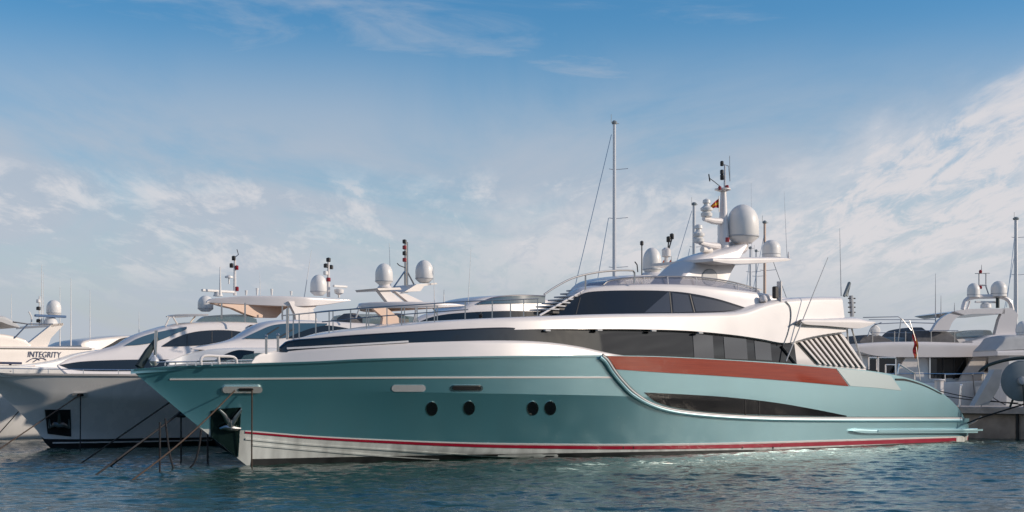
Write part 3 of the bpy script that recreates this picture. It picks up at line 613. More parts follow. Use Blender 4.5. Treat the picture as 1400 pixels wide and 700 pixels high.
MB().lathe(A.P(313, 380), [(.03, -.25), (.03, 0), (.17, .0), (.16, .07), (.02, .13)], 14).build('small_dome', 'dome', mA)
o = MB().box(A.P(298, 398, .1), (1.5, .14, .1)).lathe(A.P(298, 405, .1), [(.2, 0), (.14, .18)], 12).build('radar_bar', 'dome', A.e)
dome(A, A.e, 281, 426, 404, 10.5, -1.9)
dome(A, A.e, 435.5, 404, 375.5, 11.3, .0)
mA2 = MB().tube([A.P(449, 406, -.2), A.P(449, 356, -.2)], [.08, .05], 8).build('mast', 'white', A.e)
for x, y, m in ((449, 358, 'blackp'), (445.5, 366, 'blackp'), (452.5, 368, 'blackp'), (449, 385, 'redlens'), (445, 376, 'dome')): MB().lathe(A.P(x, y, -.2), [(.08, 0), (.1, .02), (.1, .16), (.03, .19)], 12).build('navigation_light', m, mA2)
MB().lathe(A.P(463.5, 407, .1), [(.05, 0), (.05, .12), (.2, .2), (.22, .35), (.1, .4)], 14).box(A.P(465, 391.5, .1), (.72, .12, .1)).build('radar', 'dome', A.e)
for x, y0, y1 in ((301, 404, 365), (336.5, 404, 397), (351.5, 404, 394), (371.5, 404, 395), (398, 404, 398)): MB().tube([A.P(x, y0, .6), A.P(x, y1, .6)], [.05, .02] if y1 < 380 else [.035, .06], 8).build('aerial', 'dome', htA.o)
antenna(A, htA.o, 416, 406, 426, 342, -.5, .014); antenna(A, htA.o, 356, 404, 355, 372, -1.0, .01)
antenna(A, cA.o, 190, 463, 190, 426, -.8, .012)
s, t, z = A.hit(344, 448, ca); MB().box((s, -t-.05, z), (.2, .16, .22)).build('side_light', 'blackp', cA.o)

# ================================================================== WHITE YACHT B (between A and the teal yacht)
B = Boat('motor_yacht', 'white motor yacht behind the teal foredeck with two white domes over its hardtop', 'yacht', 283, 49., 42.7, 'white motor yachts moored behind')
hB = Hull(B, stem=[(228, 499), (245, 520), (262, 545), (285, 585), (296, 609)], sheer=[(228, 499), (260, 497), (340, 496), (500, 500), (700, 505), (900, 510)], boot=[(290, 596), (400, 600), (600, 596), (900, 590)],
    bd=(2.7, 8, 2.4), bc=(2.3, 10, 2), chine=[(283, 584), (400, 600), (600, 600), (900, 592)], send=21., flare=.9, mats=('shell', 'black'), nst=100)
def wB(s): return 2.3*(1-(1-np.clip((s+.9)/7, 0, 1))**2.4)+.05
cB0 = Body(B, 'lower_cabin', 'shell', [(232, 494), (250, 486.5), (275, 481), (300, 477), (360, 475), (520, 478)], [(232, 499), (300, 499), (520, 500)], wB, tumble=.25, rad=.2)
patch(B, 'cabin_window', 'glass', [(297, 490.5), (312, 482.5), (326, 478.5), (347, 480)], [(297, 494), (312, 494), (330, 494), (347, 492)], cB0.surf, .015, 16, 5)
patch(B, 'windscreen_pane', 'greenglass', [(333, 486), (352, 482.5), (372, 484)], [(326, 494.5), (350, 494.5), (372, 494.5)], cB0.surf, .03, 12, 4)
sB0 = B.pl(262, 476, .1)[0]
def wB2(s): return 2.4*(1-(1-np.clip((s-sB0)/12, 0, 1))**1.35)+.06
cB = Body(B, 'cabin', 'white', [(263, 476), (290, 471.5), (320, 465.5), (334, 461), (350, 452.5), (372, 442.5), (400, 438), (440, 438), (500, 441), (560, 444), (640, 446)],
    [(263, 477.3), (290, 479), (330, 480.5), (390, 483), (500, 486), (640, 486)], wB2, tumble=.18, rad=.2)
cb = cB.surf
ws_ = patch(B, 'windscreen', 'blueglass', [(335, 461.3), (352, 453), (373, 444.5), (400, 442), (447, 442)], [(335, 462.5), (355, 463), (375, 463), (400, 460), (447, 444)], cb, .015, 30, 6)
patch(B, 'side_window', 'glass', [(393, 461.5), (410, 454), (430, 447.5), (448, 445), (482, 450)], [(393, 462.6), (415, 461), (430, 457), (448, 454), (482, 452.3)], cb, .03, 24, 5)
for x0, y0, x1, y1 in ((361, 459, 380, 447), (379, 462, 401, 449)): patch(B, 'wiper', 'blackp', [(x0, y0), (x1, y1)], [(x0+1.4, y0+.7), (x1+1.4, y1+.7)], cb, .05, 8, 2, ws_)
htB = Body(B, 'hardtop', 'white', [(490, 420), (494, 416), (510, 413.3), (540, 412.2), (580, 412.5), (620, 414.5), (636, 417)], [(490, 421), (510, 421.3), (540, 421), (580, 421), (620, 419.5), (636, 418)], plan(B.pl(491, 420, 0)[0], 2.6, 1.9, 2.2), tumble=0, rad=.12)
headliner(B, htB, htB.s0+.1, htB.s1-.2)
for t in (1.6, -1.6): MB().prism([B.P(508, 420, t), B.P(528, 420, t), B.P(545, 434, t), B.P(546, 446, t), B.P(522, 446, t), B.P(524, 434, t)], (0, .14, 0)).build('hardtop_leg', 'tan', htB.o, False)
for a, c in (((492, 420), (486, 436)), ((570, 420), (564, 444)), ((590, 418), (598, 430)), ((568, 420), (568, 446))): MB().tube([B.P(*a, 1.6), B.P(*c, 1.6)], .03, 6).build('hardtop_post', 'lgrey', htB.o)
aB = MB()
for t in (.55, -.75):
    aB.prism([B.P(516, 395, t), B.P(530, 395, t), B.P(553, 414, t), B.P(531, 414, t)], (0, .2, 0))
    aB.prism([B.P(540, 398, t), B.P(556, 402, t), B.P(582, 414, t), B.P(560, 414, t)], (0, .2, 0))
aB = aB.build('radar_arch', 'white', htB.o, False)
MB().prism([B.P(516, 394, .7), B.P(547, 393, .7), B.P(549, 396, .7), B.P(518, 397, .7)], (0, 1.4, 0)).prism([B.P(553, 399, .7), B.P(570, 388.5, .7), B.P(597, 386.5, .7), B.P(598, 388.5, .7), B.P(580, 391, .7), B.P(575, 398, .7)], (0, 1.4, 0)).build('arch_wing', 'cream', aB, False)
dome(B, B.e, 525, 390, 360, 12.0, .1); dome(B, B.e, 580, 386.5, 355.5, 12.2, .1)
MB().lathe(B.P(526, 394, .1), [(.3, 0), (.22, .1), (.16, .2)], 14).build('dome_foot', 'white', aB)
mB = MB().tube([B.P(554, 400, -.1), B.P(554, 330, -.1)], .045, 8).tube([B.P(556.5, 400, -.1), B.P(556.5, 331, -.1)], .045, 8).build('mast', 'steel', B.e)
for a, c in (((554, 370), (538, 393)), ((557, 372), (566, 389))): MB().tube([B.P(*a, -.1), B.P(*c, -.1)], .03, 6).build('mast_stay', 'steel', mB)
for y, m in ((333, 'blackp'), (341, 'redlens'), (349, 'blackp'), (358, 'redlens')): MB().lathe(B.P(553, y, .1), [(.06, 0), (.08, .02), (.08, .14), (.03, .16)], 12).build('navigation_light', m, mB)
MB().tube([B.P(554, 366), B.P(546, 363), B.P(543, 360)], .018, 6).build('wind_vane', 'blackp', mB)
antenna(B, htB.o, 535, 412, 532, 332, -.6, .012); antenna(B, htB.o, 594, 414, 593, 362, .8, .012); antenna(B, htB.o, 607, 414, 607, 396, .8, .018); antenna(B, htB.o, 640, 415, 644, 338, -.8, .010)
scB = Body(B, 'flybridge_screen', 'greenglass', [(452, 441), (462, 432), (500, 429), (570, 433), (575, 440)], [(452, 443), (500, 445), (575, 446)], plan(B.pl(452, 440, 0)[0], 3.5, 1.4, 1.8), tumble=.3, rad=.03, crown=0)
for x, w in ((478, 13), (540, 16)):
    s, _, z = B.pl(x, 440, .6); MB().box((s, -.6, z), (w/F*50*1.5, .9, .62), ch=.18).build('covered_seat', 'canvas' if x < 500 else 'tan', cB.o)

# ================================================================== MOTOR YACHT D (dark glass roof behind the foredeck)
D = Boat('motor_yacht', 'low white motor yacht with a dark blue glass roof, behind the foot of the stairs', 'yacht', 560, 62., 42.7, 'white motor yachts moored behind')
def wD(s): return 2.2*(1-(1-np.clip((s+.3)/6, 0, 1))**2.2)+.05
Body(D, 'hull', 'shell', [(555, 520), (620, 500), (780, 500), (860, 505)], [(555, 565), (620, 600), (780, 590), (860, 585)], lambda s: wD(s)+.4, tumble=-.1, rad=.1)
cD = Body(D, 'cabin', 'white', [(570, 441), (595, 431), (640, 422), (655, 413), (675, 406), (705, 403), (740, 403.5), (765, 409), (790, 420)], [(570, 443), (600, 500), (700, 505), (790, 505)], wD, tumble=.16, rad=.25)
cd_ = cD.surf
patch(D, 'side_window', 'glass', [(572, 440.5), (590, 433.5), (620, 428.5), (700, 425), (780, 428)], [(572, 442), (600, 441), (640, 440), (700, 438), (780, 437)], cd_, .015, 30, 5)
patch(D, 'glass_roof', 'blueglass', [(652, 414.7), (675, 407.4), (705, 404.2), (745, 405)], [(652, 416), (675, 415), (705, 414.5), (745, 414)], cd_, .02, 24, 5)
patch(D, 'roof_edge', 'navy', [(655, 413.2), (676, 405.9), (705, 402.9), (745, 403.9)], [(655, 414.6), (676, 407.3), (705, 404.3), (745, 405.1)], cd_, .05, 24, 3)

# ================================================================== YACHT Z (INTEGRITY, far left)
Z = Boat('motor_yacht', 'cream motor yacht at the left edge with the name INTEGRITY on its side', 'yacht', -30, F*H/60., 46, 'white motor yachts moored behind')
Body(Z, 'hull', 'shell', [(-60, 500), (0, 500), (60, 503), (200, 508)], [(-25, 600), (20, 604), (100, 603), (200, 600)], lambda s: 1.7+0*s, tumble=-.42, rad=.1)
cZ = Body(Z, 'cabin', 'cream', [(-60, 473), (0, 473.5), (60, 474), (122, 474.2), (130, 475.5)], [(-60, 503), (0, 503), (60, 503), (85, 499), (110, 489), (130, 478)], lambda s: 2.3+0*s, tumble=.05, rad=.12)
cz = cZ.surf
stripe(Z, 'trim_line', 'blackp', [(-40, 475.5), (0, 475.7), (60, 476.2), (125, 476.6)], .05, cz, cZ.o, off=.02)
fl = Body(Z, 'foredeck', 'shell', [(-20, 500), (40, 498), (80, 492), (110, 483), (150, 478), (220, 479)], [(-20, 508), (60, 508), (220, 508)], lambda s: 2.9+0*s, tumble=.1, rad=.1)
patch(Z, 'wood_trim', 'tan', [(0, 503), (24, 502), (48, 499.5)], [(0, 505), (24, 504.5), (48, 501)], fl.surf, .02, 10, 3, fl.o)
s, _, z = Z.pl(14, 498, 3.); MB().box((s, -3., z+.05), (.95, .3, .1)).box((s, -3, z-.15), (.08, .08, .35)).build('deck_cushion', 'navy', fl.o)
# letters
fc = bpy.data.curves.new('lettering', 'FONT'); fc.body = 'INTEGRITY'; fc.align_x = 'CENTER'; fc.align_y = 'CENTER'; fc.extrude = .012; fc.shear = .2; fc.offset = 0.0
sL, tL, zL = Z.hit(60, 485.2, cz)
w_m = Z.pl(83, 485, tL)[0]-Z.pl(37, 485, tL)[0]
tmp = bpy.data.objects.new('t', fc); COL.objects.link(tmp); bpy.context.view_layer.update()
k = w_m/tmp.dimensions.x
dg = bpy.context.evaluated_depsgraph_get(); me = bpy.data.meshes.new_from_object(tmp.evaluated_get(dg)); bpy.data.objects.remove(tmp)
for v in me.vertices:
    x, y, zz = v.co; v.co = (sL+x*k, -(tL+.02+zz*k), zL+y*k*1.15)
link('name_lettering', me, 'navy', cZ.o, False)
sw = MB()
for dx in (0, 9): sw.tube([(Z.hit(x, y, cz)[0], -Z.hit(x, y, cz)[1]-.03, Z.hit(x, y, cz)[2]) for x, y in cr([(36+dx, 495), (44+dx, 490.3), (50+dx, 490), (54+dx, 492.5)], 12)], .018, 5)
sw.build('name_flourish', 'navy', cZ.o)
Body(Z, 'flybridge', 'cream', [(-50, 455), (0, 456), (33, 463), (42, 470)], [(-50, 476), (42, 476)], lambda s: 1.9+0*s, tumble=.05, rad=.1)
zr = MB()
for t in (1.8, -1.6): zr.prism([Z.P(33, 474, t), Z.P(72, 443, t), Z.P(86, 441.5, t), Z.P(87, 444, t), Z.P(70, 462, t), Z.P(65, 474, t)], (0, .22, 0))
zr.prism([Z.P(70, 444, 1.8), Z.P(86, 441.5, 1.8), Z.P(86, 445, 1.8), Z.P(70, 447, 1.8)], (0, 3.4, 0))
zr = zr.build('radar_arch', 'cream', Z.e, False)
MB().tube([Z.P(20, 462, 1.9), Z.P(38, 443, 1.9), Z.P(72, 443, 1.9)], .035, 6).tube([Z.P(18, 440, 1.9), Z.P(38, 443, 1.9)], .035, 6).build('arch_strut', 'steel', zr)
Body(Z, 'hardtop', 'lgrey', [(-50, 430), (0, 431.5), (6, 432), (18, 438), (27, 446)], [(-50, 436), (0, 440), (12, 444), (27, 448)], lambda s: 1.9+0*s, tumble=0, rad=.1)
dome(Z, zr, 73.5, 432, 410, 9.8, .2)
s, _, z = Z.pl(69, 432.2, .8); MB().box((s, -.8, z), (Z.pl(90, 432, .8)[0]-Z.pl(48, 432, .8)[0], .14, .11)).build('radar_bar', 'blue', zr)
MB().lathe(Z.P(69, 443, .5), [(.35, 0), (.3, .15), (.18, .35)], 14).build('radar_foot', 'dome', zr)
mz = MB().tube([Z.P(54, 446, .3), Z.P(54, 405, .3)], .035, 6).tube([Z.P(43, 445, .3), Z.P(43, 433, .3), Z.P(39.5, 426, .3)], .035, 6).build('instrument_mast', 'dome', zr)
for y, m in ((414, 'dome'), (424, 'blackp'), (441, 'blackp')): MB().lathe(Z.P(52.5, y, .35), [(.08, 0), (.1, .02), (.1, .14), (.04, .17)], 12).build('navigation_light', m, mz)
for x, y0, y1, r in ((57, 445, 362, .022), (59.5, 445, 372, .012), (82, 473, 392, .018), (97, 473, 380, .022), (15.5, 436, 402, .014)): antenna(Z, zr, x, y0, x, y1, .3, r)
# low boat behind, with beige cover
Q = Boat('motor_yacht', 'low cream motor boat with a dark raked window, right of the INTEGRITY yacht', 'yacht', 90, 74., 46, 'white motor yachts moored behind')
cq = Body(Q, 'cabin', 'cream', [(112, 472), (122, 465.5), (140, 462.5), (172, 459), (190, 458.5), (215, 458), (260, 462)], [(112, 476), (124, 520), (190, 520), (260, 520)], lambda s: 2.0+0*s, tumble=.2, rad=.15)
patch(Q, 'side_window', 'glass', [(138, 477.5), (152, 470), (166, 462.5), (192, 460)], [(138, 479), (152, 478), (166, 474), (192, 462)], cq.surf, .02, 20, 4)
Body(Q, 'hull', 'shell', [(100, 515), (300, 515)], [(112, 590), (300, 590)], lambda s: 2.3+0*s, tumble=-.1, rad=.1)
antenna(Q, cq.o, 123, 466, 123, 396, .2, .018)

# ================================================================== SAILING YACHTS (only rigs rise above the teal yacht)
def sailboat(label, px, ytop, Y, rpx, stays, spreaders, wood=False, yb=520):
    S = Boat('sailing_yacht', label, 'sailing yacht', px, Y, 45, 'sailing yachts moored far behind')
    P = []
    for s in np.linspace(-5, 5.5, 24):
        w = 1.6*math.sqrt(max(.01, 1-((s-1)/6.2)**2)); P.append((s, w))
    V = []
    for s, w in P:
        V += [(s, -w, 1.0), (s, -w*.95, .4), (s, -w*.6, -.3), (s, w*.6, -.3), (s, w*.95, .4), (s, w, 1.0)]
    n = 24; Fc = [(i*6+q, i*6+(q+1) % 6, (i+1)*6+(q+1) % 6, (i+1)*6+q) for i in range(n-1) for q in range(6)]+[tuple(range(6)), tuple(range(6*n-6, 6*n))]
    mk('hull', V, Fc, 'shell', S.e)
    zt = H+(HZ-ytop)/F*Y; r = rpx/F*Y/2
    m = MB().tube([(0, 0, .9), (0, 0, zt*.6), (0, 0, zt)], [r, r, r*.75], 10).build('mast', 'tan' if wood else 'alu', S.e)
    MB().lathe((0, 0, zt-.02), [(r*1.3, 0), (r*1.4, .1), (r*.6, .18)], 10).tube([(0, 0, zt), (.35, 0, zt+.05)], .02, 6).tube([(-.25, 0, zt), (-.25, 0, zt+.45)], .012, 5).build('masthead', 'grey', m)
    for y in spreaders:
        z = H+(HZ-y)/F*Y; MB().tube([(-.2, .2, z+.04), (0, 0, z), (.5, -.5, z+.06)], .018, 6).build('spreader', 'alu', m)
    for (xa, ya, xb, yb_) in stays:
        MB().tube([S.P(xa, ya, 0), S.P(xb, yb_, 0)], .018 if xa < px+60 else .018, 5).build('stay', 'steel', S.e)
    MB().tube([(.3, 0, 1.9), (4.5, 0, 1.95)], .09, 8).build('boom', 'alu', S.e)
    return S
sailboat('tall silver mast of a sailing yacht above the stairs, with two long stays', 840, 169, 74., 5.4, [(836, 184, 783, 405), (832, 298, 813, 405)], [232, 299, 366])
sailboat('pale mast with thin stays left of the big satellite dome, behind the radar arch', 949, 280, 90., 5.6, [(946, 288, 920, 375), (943, 340, 935, 378)], [338])
sailboat('brown mast just left of the small dome on the arch wing', 1045.5, 305, 88., 4.4, [(1047, 310, 1030, 395), (1047, 330, 1080, 420)], [370], wood=True)
sailboat('thin white mast right below the big satellite dome', 1026, 340, 96., 3.4, [(1026, 342, 1020, 400)], [372])
sailboat('short grey mast between the white and the brown mast under the arch wing', 1034, 344, 99., 3.0, [], [378])
sailboat('tall silver mast at the right edge of the picture', 1389, 300, 92., 6.0, [(1387, 325, 1376, 420), (1387, 350, 1370, 440)], [325, 376])

# ================================================================== YACHT F: white dome and twin flags seen over the flybridge screen
Fy = Boat('motor_yacht', 'white motor yacht hidden behind the wheelhouse, showing one white dome and a small light mast', 'yacht', 860, 72., 42.7, 'white motor yachts moored behind')
Body(Fy, 'hull', 'shell', [(830, 500), (1000, 500)], [(830, 590), (1000, 590)], lambda s: 2.2+0*s, tumble=-.1, rad=.1)
cF = Body(Fy, 'cabin', 'white', [(840, 405), (855, 384), (870, 377), (890, 375), (915, 375.5), (935, 382), (960, 400)], [(840, 505), (960, 505)], lambda s: 2.0+0*s, tumble=.1, rad=.2)
dome(Fy, Fy.e, 891.5, 375, 338.5, 12.6, 1.0)
MB().lathe(Fy.P(891.5, 381, 1.0), [(.7, 0), (.68, .1), (.5, .24), (.45, .3)], 20).build('dome_foot', 'white', cF.o)
mf = MB().tube([Fy.P(911, 378, .8), Fy.P(911, 340, .8)], .1, 8).lathe(Fy.P(911, 352, .8), [(.1, 0), (.24, .05), (.24, .4), (.1, .5)], 12).build('light_mast', 'white', Fy.e)
for x, y in ((914, 328), (918.5, 324)): MB().lathe(Fy.P(x, y+3, .8), [(.1, 0), (.11, .02), (.11, .26), (.04, .3)], 10).tube([Fy.P(x, y+3, .8), Fy.P(913, 345, .8)], .035, 6).build('navigation_light', 'blackp', mf)
MB().tube([Fy.P(877.5, 378, 1.2), Fy.P(877.5, 330, 1.2)], .03, 6).lathe(Fy.P(877.5, 336, 1.2), [(.03, 0), (.09, .05), (.09, .2), (.03, .25)], 10).build('aerial', 'blackp', cF.o)
MB().tube([Fy.P(872, 372, 1.2), Fy.P(871, 362, 1.2), Fy.P(868, 358, 1.2)], .03, 6).build('wind_vane', 'blackp', cF.o)
Yf = 78.
for x, lb in ((906.5, 'left one of the two small red and yellow flags beside the lone white dome'), (915.5, 'right one of the two small red and yellow flags beside the lone white dome')):
    flag('courtesy_flag', lb, ([wpt(x+2.5, 354, Yf), wpt(x, 357, Yf), wpt(x-2, 362, Yf)], [wpt(x+2.5, 361, Yf), wpt(x+.6, 363, Yf), wpt(x-1.6, 365, Yf)]), [(.33, 'red'), (.66, 'yellow'), (1, 'red')], [wpt(x+2.6, 350, Yf), wpt(x+2.6, 378, Yf)], 'small flags beside the lone white dome')

# ================================================================== RIGHT-HAND YACHT behind the quay
Rr = Boat('motor_yacht', 'white flybridge motor yacht on the right with a curved arch carrying two domes', 'yacht', 1180, 76., 12)
wr = lambda w: (lambda s: w+0*np.asarray(s, float))
Body(Rr, 'hull', 'shell', [(1176, 522), (1230, 524), (1300, 522), (1450, 516), (1600, 508)], [(1176, 590), (1450, 590), (1600, 590)], wr(2.9), tumble=-.08, rad=.1)
Body(Rr, 'saloon', 'shell', [(1180, 486), (1240, 486), (1340, 486), (1500, 484)], [(1180, 525), (1300, 525), (1500, 522)], wr(2.3), tumble=.05, rad=.05)
st = patch(Rr, 'saloon_door', 'glass', [(1271, 488), (1322, 487)], [(1271, 517), (1322, 517)], const(2.31), .02, 8, 6)
for x in (1270, 1288, 1303, 1321): patch(Rr, 'door_frame', 'chrome' if x in (1270, 1321) else 'blackp', [(x, 487), (x+1.6, 487)], [(x, 518), (x+1.6, 518)], const(2.31), .05, 2, 3, st)
patch(Rr, 'side_window', 'glass', [(1190, 491), (1225, 490)], [(1185, 510), (1222, 510)], const(2.31), .02, 8, 4)
patch(Rr, 'side_window', 'glass', [(1352, 492), (1420, 492)], [(1346, 508), (1420, 508)], const(2.31), .02, 8, 4)
for xa in (1240, 1332): MB().prism([Rr.P(xa, 486, 2.75), Rr.P(xa+18, 486, 2.75), Rr.P(xa+8, 522, 2.75), Rr.P(xa-22, 522, 2.75)], (0, .15, 0)).build('side_wing', 'cream', Rr.e, False)
Body(Rr, 'upper_deck', 'white', [(1172, 470), (1210, 467.5), (1260, 467), (1340, 468.5), (1500, 466)], [(1172, 480), (1200, 487), (1260, 488.5), (1340, 488), (1500, 486)], wr(2.95), tumble=-.05, rad=.18)
Body(Rr, 'flybridge_coaming', 'white', [(1330, 466), (1345, 462), (1356, 458), (1500, 450)], [(1330, 472), (1500, 472)], wr(2.6), tumble=.05, rad=.1)
bt = Boat('tender', 'dark inflatable tender under cover on the upper deck of the right-hand yacht', 'tender', 1180, 76., 12)
Body(bt, 'cover', 'canvas', [(1176, 466), (1182, 460), (1190, 457.5), (1205, 458), (1215, 463), (1222, 467)], [(1176, 469), (1222, 469)], wr(1.6), tumble=.3, rad=.3)
Body(bt, 'tube', 'grey', [(1196, 462.5), (1215, 460.5), (1238, 461.5), (1246, 466)], [(1196, 469), (1246, 469)], wr(1.3), tumble=.1, rad=.2)
cv = Boat('deck_furniture', 'furniture under a crumpled dark grey cover below the curved arch', 'furniture', 1180, 76., 12)
Body(cv, 'cover', 'canvas', [(1246, 468), (1249, 458), (1256, 450), (1264, 447), (1270, 451), (1285, 452), (1300, 453.5), (1308, 460), (1312, 468)], [(1246, 471), (1312, 471)], wr(2.0), tumble=.15, rad=.25)
Body(cv, 'table', 'cream', [(1306, 464), (1325, 462), (1352, 460)], [(1306, 469), (1325, 471), (1352, 471)], wr(1.7), tumble=0, rad=.1)
scr = Body(Rr, 'flybridge_screen', 'greenglass', [(1308, 456), (1320, 452), (1355, 451.5), (1358, 457)], [(1308, 460), (1358, 462)], wr(1.6), tumble=.2, rad=.03)
arr = MB()
Oa = cr([(1274, 453), (1284, 438), (1298, 428.5), (1315, 423.8), (1340, 422), (1374, 422)], 24); Ia = cr([(1297, 453), (1302, 441), (1310, 433), (1326, 429.5), (1345, 429), (1374, 429)], 24)
for t in (2.2, -1.9):
    V = []
    for a, c in zip(Oa, Ia):
        for p, d in ((a, 0), (c, 0), (c, .3), (a, .3)): x = Rr.P(p[0], p[1], t); V.append((x[0], x[1]+d, x[2]))
    arr.add(V, [(i*4+q, i*4+(q+1) % 4, i*4+4+(q+1) % 4, i*4+4+q) for i in range(23) for q in range(4)]+[(0, 1, 2, 3), tuple(range(92, 96))])
    arr.prism([Rr.P(x, y, t) for x, y in ((1373, 421.5), (1366, 437), (1360, 460), (1345, 474), (1392, 474), (1388, 452), (1392, 430), (1384, 421))], (0, .3, 0))
V = []
for a, c in zip(Oa[8:], Ia[8:]):
    for p, t in ((a, 2.2), (c, 2.2), (c, -1.9), (a, -1.9)): V.append(Rr.P(p[0], p[1], t) if t > 0 else (Rr.P(p[0], p[1], 2.2)[0], 1.9, Rr.P(p[0], p[1], 2.2)[2]))
arr.add([(v[0], v[1], v[2]+.0) for v in V], [(i*4+q, i*4+(q+1) % 4, i*4+4+(q+1) % 4, i*4+4+q) for i in range(15) for q in range(4)]+[(0, 1, 2, 3), tuple(range(60, 64))])
arr = arr.build('arch', 'white', Rr.e)
ag = MB().tube([Rr.P(x, y, 1.2) for x, y in cr([(1316, 423), (1320, 411), (1330, 406.5), (1350, 405.5), (1370, 406), (1380, 412), (1384, 424)], 30)], .12, 8).tube([Rr.P(1322, 424, 1.2), Rr.P(1326, 412, 1.2)], .06, 8).build('dome_frame', 'white', arr)
dome(Rr, ag, 1331, 406.5, 387, 8.6, 1.2, foot=False); dome(Rr, ag, 1365.5, 405.5, 384, 10.6, 1.2, foot=False)
lm = MB().tube([Rr.P(x, y, 1.0) for x, y in ((1338.5, 405), (1338.5, 374), (1348, 374), (1348, 392), (1352, 404))], .035, 6).tube([Rr.P(1333, 374, 1.), Rr.P(1353, 373.5, 1.)], .02, 6).tube([Rr.P(1342, 374, 1.), Rr.P(1342, 362, 1.)], [.03, .012], 6).tube([Rr.P(1338, 390, 1.), Rr.P(1348, 390, 1.)], .05, 6).build('light_mast', 'lgrey', ag)
for y in (371, 392.5): MB().lathe(Rr.P(1340.5, y, 1.1), [(.07, -.1), (.09, 0), (.05, .08)], 10).build('navigation_light', 'redlens', lm)
MB().box(Rr.P(1348, 413, 1.2), (1.25, .16, .1)).lathe(Rr.P(1348, 421, 1.2), [(.3, 0), (.28, .2), (.12, .3)], 14).build('radar', 'dome', arr)
MB().tube([Rr.P(1364, 421, 1.4), Rr.P(1364, 407, 1.4)], .1, 8).build('horn_post', 'darkrub', arr)
bm_ = MB().tube([Rr.P(x, y, 2.4) for x, y in ((1180, 434), (1228, 433), (1234, 437), (1246, 452))], .022, 8).tube([Rr.P(x, y, 1.6) for x, y in ((1195, 443), (1240, 441), (1278, 442))], .025, 6).tube([Rr.P(1188, 437, 2.), Rr.P(1278, 437, 2.)], .02, 6).tube([Rr.P(1232, 435, 2.4), Rr.P(1228, 466, 2.4)], .025, 6).tube([Rr.P(x, y, 2.4) for x, y in cr([(1205, 441), (1192, 447), (1186, 460)], 10)], .025, 6).build('awning_frame', 'steel', Rr.e)
MB().lathe(Rr.P(1196.5, 452, 2.3), [(.02, -.12), (.22, -.08), (.29, 0), (.22, .08), (.02, .12)], 20, axis='y').build('searchlight', 'dome', Rr.e)
rr = MB().tube([Rr.P(1190, 455, 2.8), Rr.P(1245, 455, 2.8)], .02, 6).tube([Rr.P(1245, 452, 2.8), Rr.P(1310, 452, 2.8)], .02, 6).build('deck_rail', 'steel', Rr.e)
for x in (1193, 1223, 1238, 1273, 1305): MB().tube([Rr.P(x, 453, 2.8), Rr.P(x, 470, 2.8)], .025, 6).build('post', 'steel', rr)
for x, y0, y1 in ((1279, 442, 374), (1286.5, 436, 404), (1305, 425, 414)): antenna(Rr, arr, x, y0, x, y1, 1.5, .02, m='lgrey')
ck = MB().tube([Rr.P(x, y, 2.9) for x, y in ((1205, 511), (1290, 511), (1372, 511))], .025, 6).tube([Rr.P(x, y, 2.9) for x, y in ((1292, 512), (1345, 510))], .03, 6).build('cockpit_rail', 'chrome', Rr.e)
for x in (1210, 1250, 1292, 1330, 1345): MB().tube([Rr.P(x, 511, 2.9), Rr.P(x, 524, 2.9)], .025, 6).build('post', 'chrome', ck)
# second yacht, cut by the right edge
R2 = Boat('motor_yacht', 'grey-roofed white yacht cut off by the right edge, below the silver mast', 'yacht', 1345, 72., 12)
Body(R2, 'cabin_roof', 'lgrey', [(1362, 478), (1370, 468), (1376, 460), (1400, 458), (1520, 456)], [(1362, 479.5), (1400, 478), (1520, 476)], wr(1.1), tumble=.1, rad=.2)
Body(R2, 'upper_deck', 'white', [(1364, 479.5), (1400, 478.5), (1520, 477)], [(1364, 486), (1400, 486), (1520, 486)], wr(1.2), tumble=0, rad=.1)
Body(R2, 'cabin', 'shell', [(1380, 485.5), (1520, 485)], [(1380, 530), (1520, 530)], wr(1.0), tumble=.02, rad=.05)
Body(R2, 'hull', 'shell', [(1374, 528), (1520, 520)], [(1374, 592), (1520, 592)], wr(1.3), tumble=-.08, rad=.1)
dome(R2, R2.e, 1398, 458, 439, 8, .5, foot=False)

# red ensign on a raked staff
Ye = 70.
flag('ensign', 'long dark red ensign hanging from a raked staff on the right-hand yacht', ([wpt(1247, 457, Ye), wpt(1249.5, 470, Ye), wpt(1248, 480, Ye), wpt(1250, 489, Ye)], [wpt(1251, 456, Ye), wpt(1255, 470, Ye), wpt(1255.5, 478, Ye), wpt(1251.5, 491, Ye)]), [(.7, 'red'), (.85, 'yellow'), (1, 'red')], [wpt(1243.5, 438, Ye), wpt(1251, 462, Ye), wpt(1258, 520, Ye)])

# ================================================================== QUAY, its gear and the disc
qc = Y1.O+Y1.a*38.6
def qp(t, s, z): w = Y1.O+Y1.a*s+Y1.n*t; return (w[0], w[1], z)
def slab(name, m, s0, s1, t0, t1, z0, z1, parent=None):
    bx = MB(); n = 60
    V = []
    for t in np.linspace(t0, t1, n):
        for s, z in ((s0, z0), (s0, z1-.04), (s0+.04, z1), (s1, z1), (s1, z0)): V.append(qp(t, s+random.uniform(-.008, .008), z+random.uniform(-.008, .008)))
    Fc = [(i*5+q, i*5+(q+1) % 5, (i+1)*5+(q+1) % 5, (i+1)*5+q) for i in range(n-1) for q in range(5)]+[tuple(range(5)), tuple(range(5*n-5, 5*n))]
    return bx.add(V, Fc).build(name, m, parent)
qe = bpy.data.objects.new('quay', None); COL.objects.link(qe); tag(qe, 'weathered concrete quay wall at the lower right, beyond the teal stern', 'quay')
slab('quay_wall', 'conc', 38.8, 43.5, -60, 16, -1.5, 1.14, qe)
slab('quay_coping', 'capstone', 38.55, 43.6, -60, 16, 1.145, 1.47, qe)
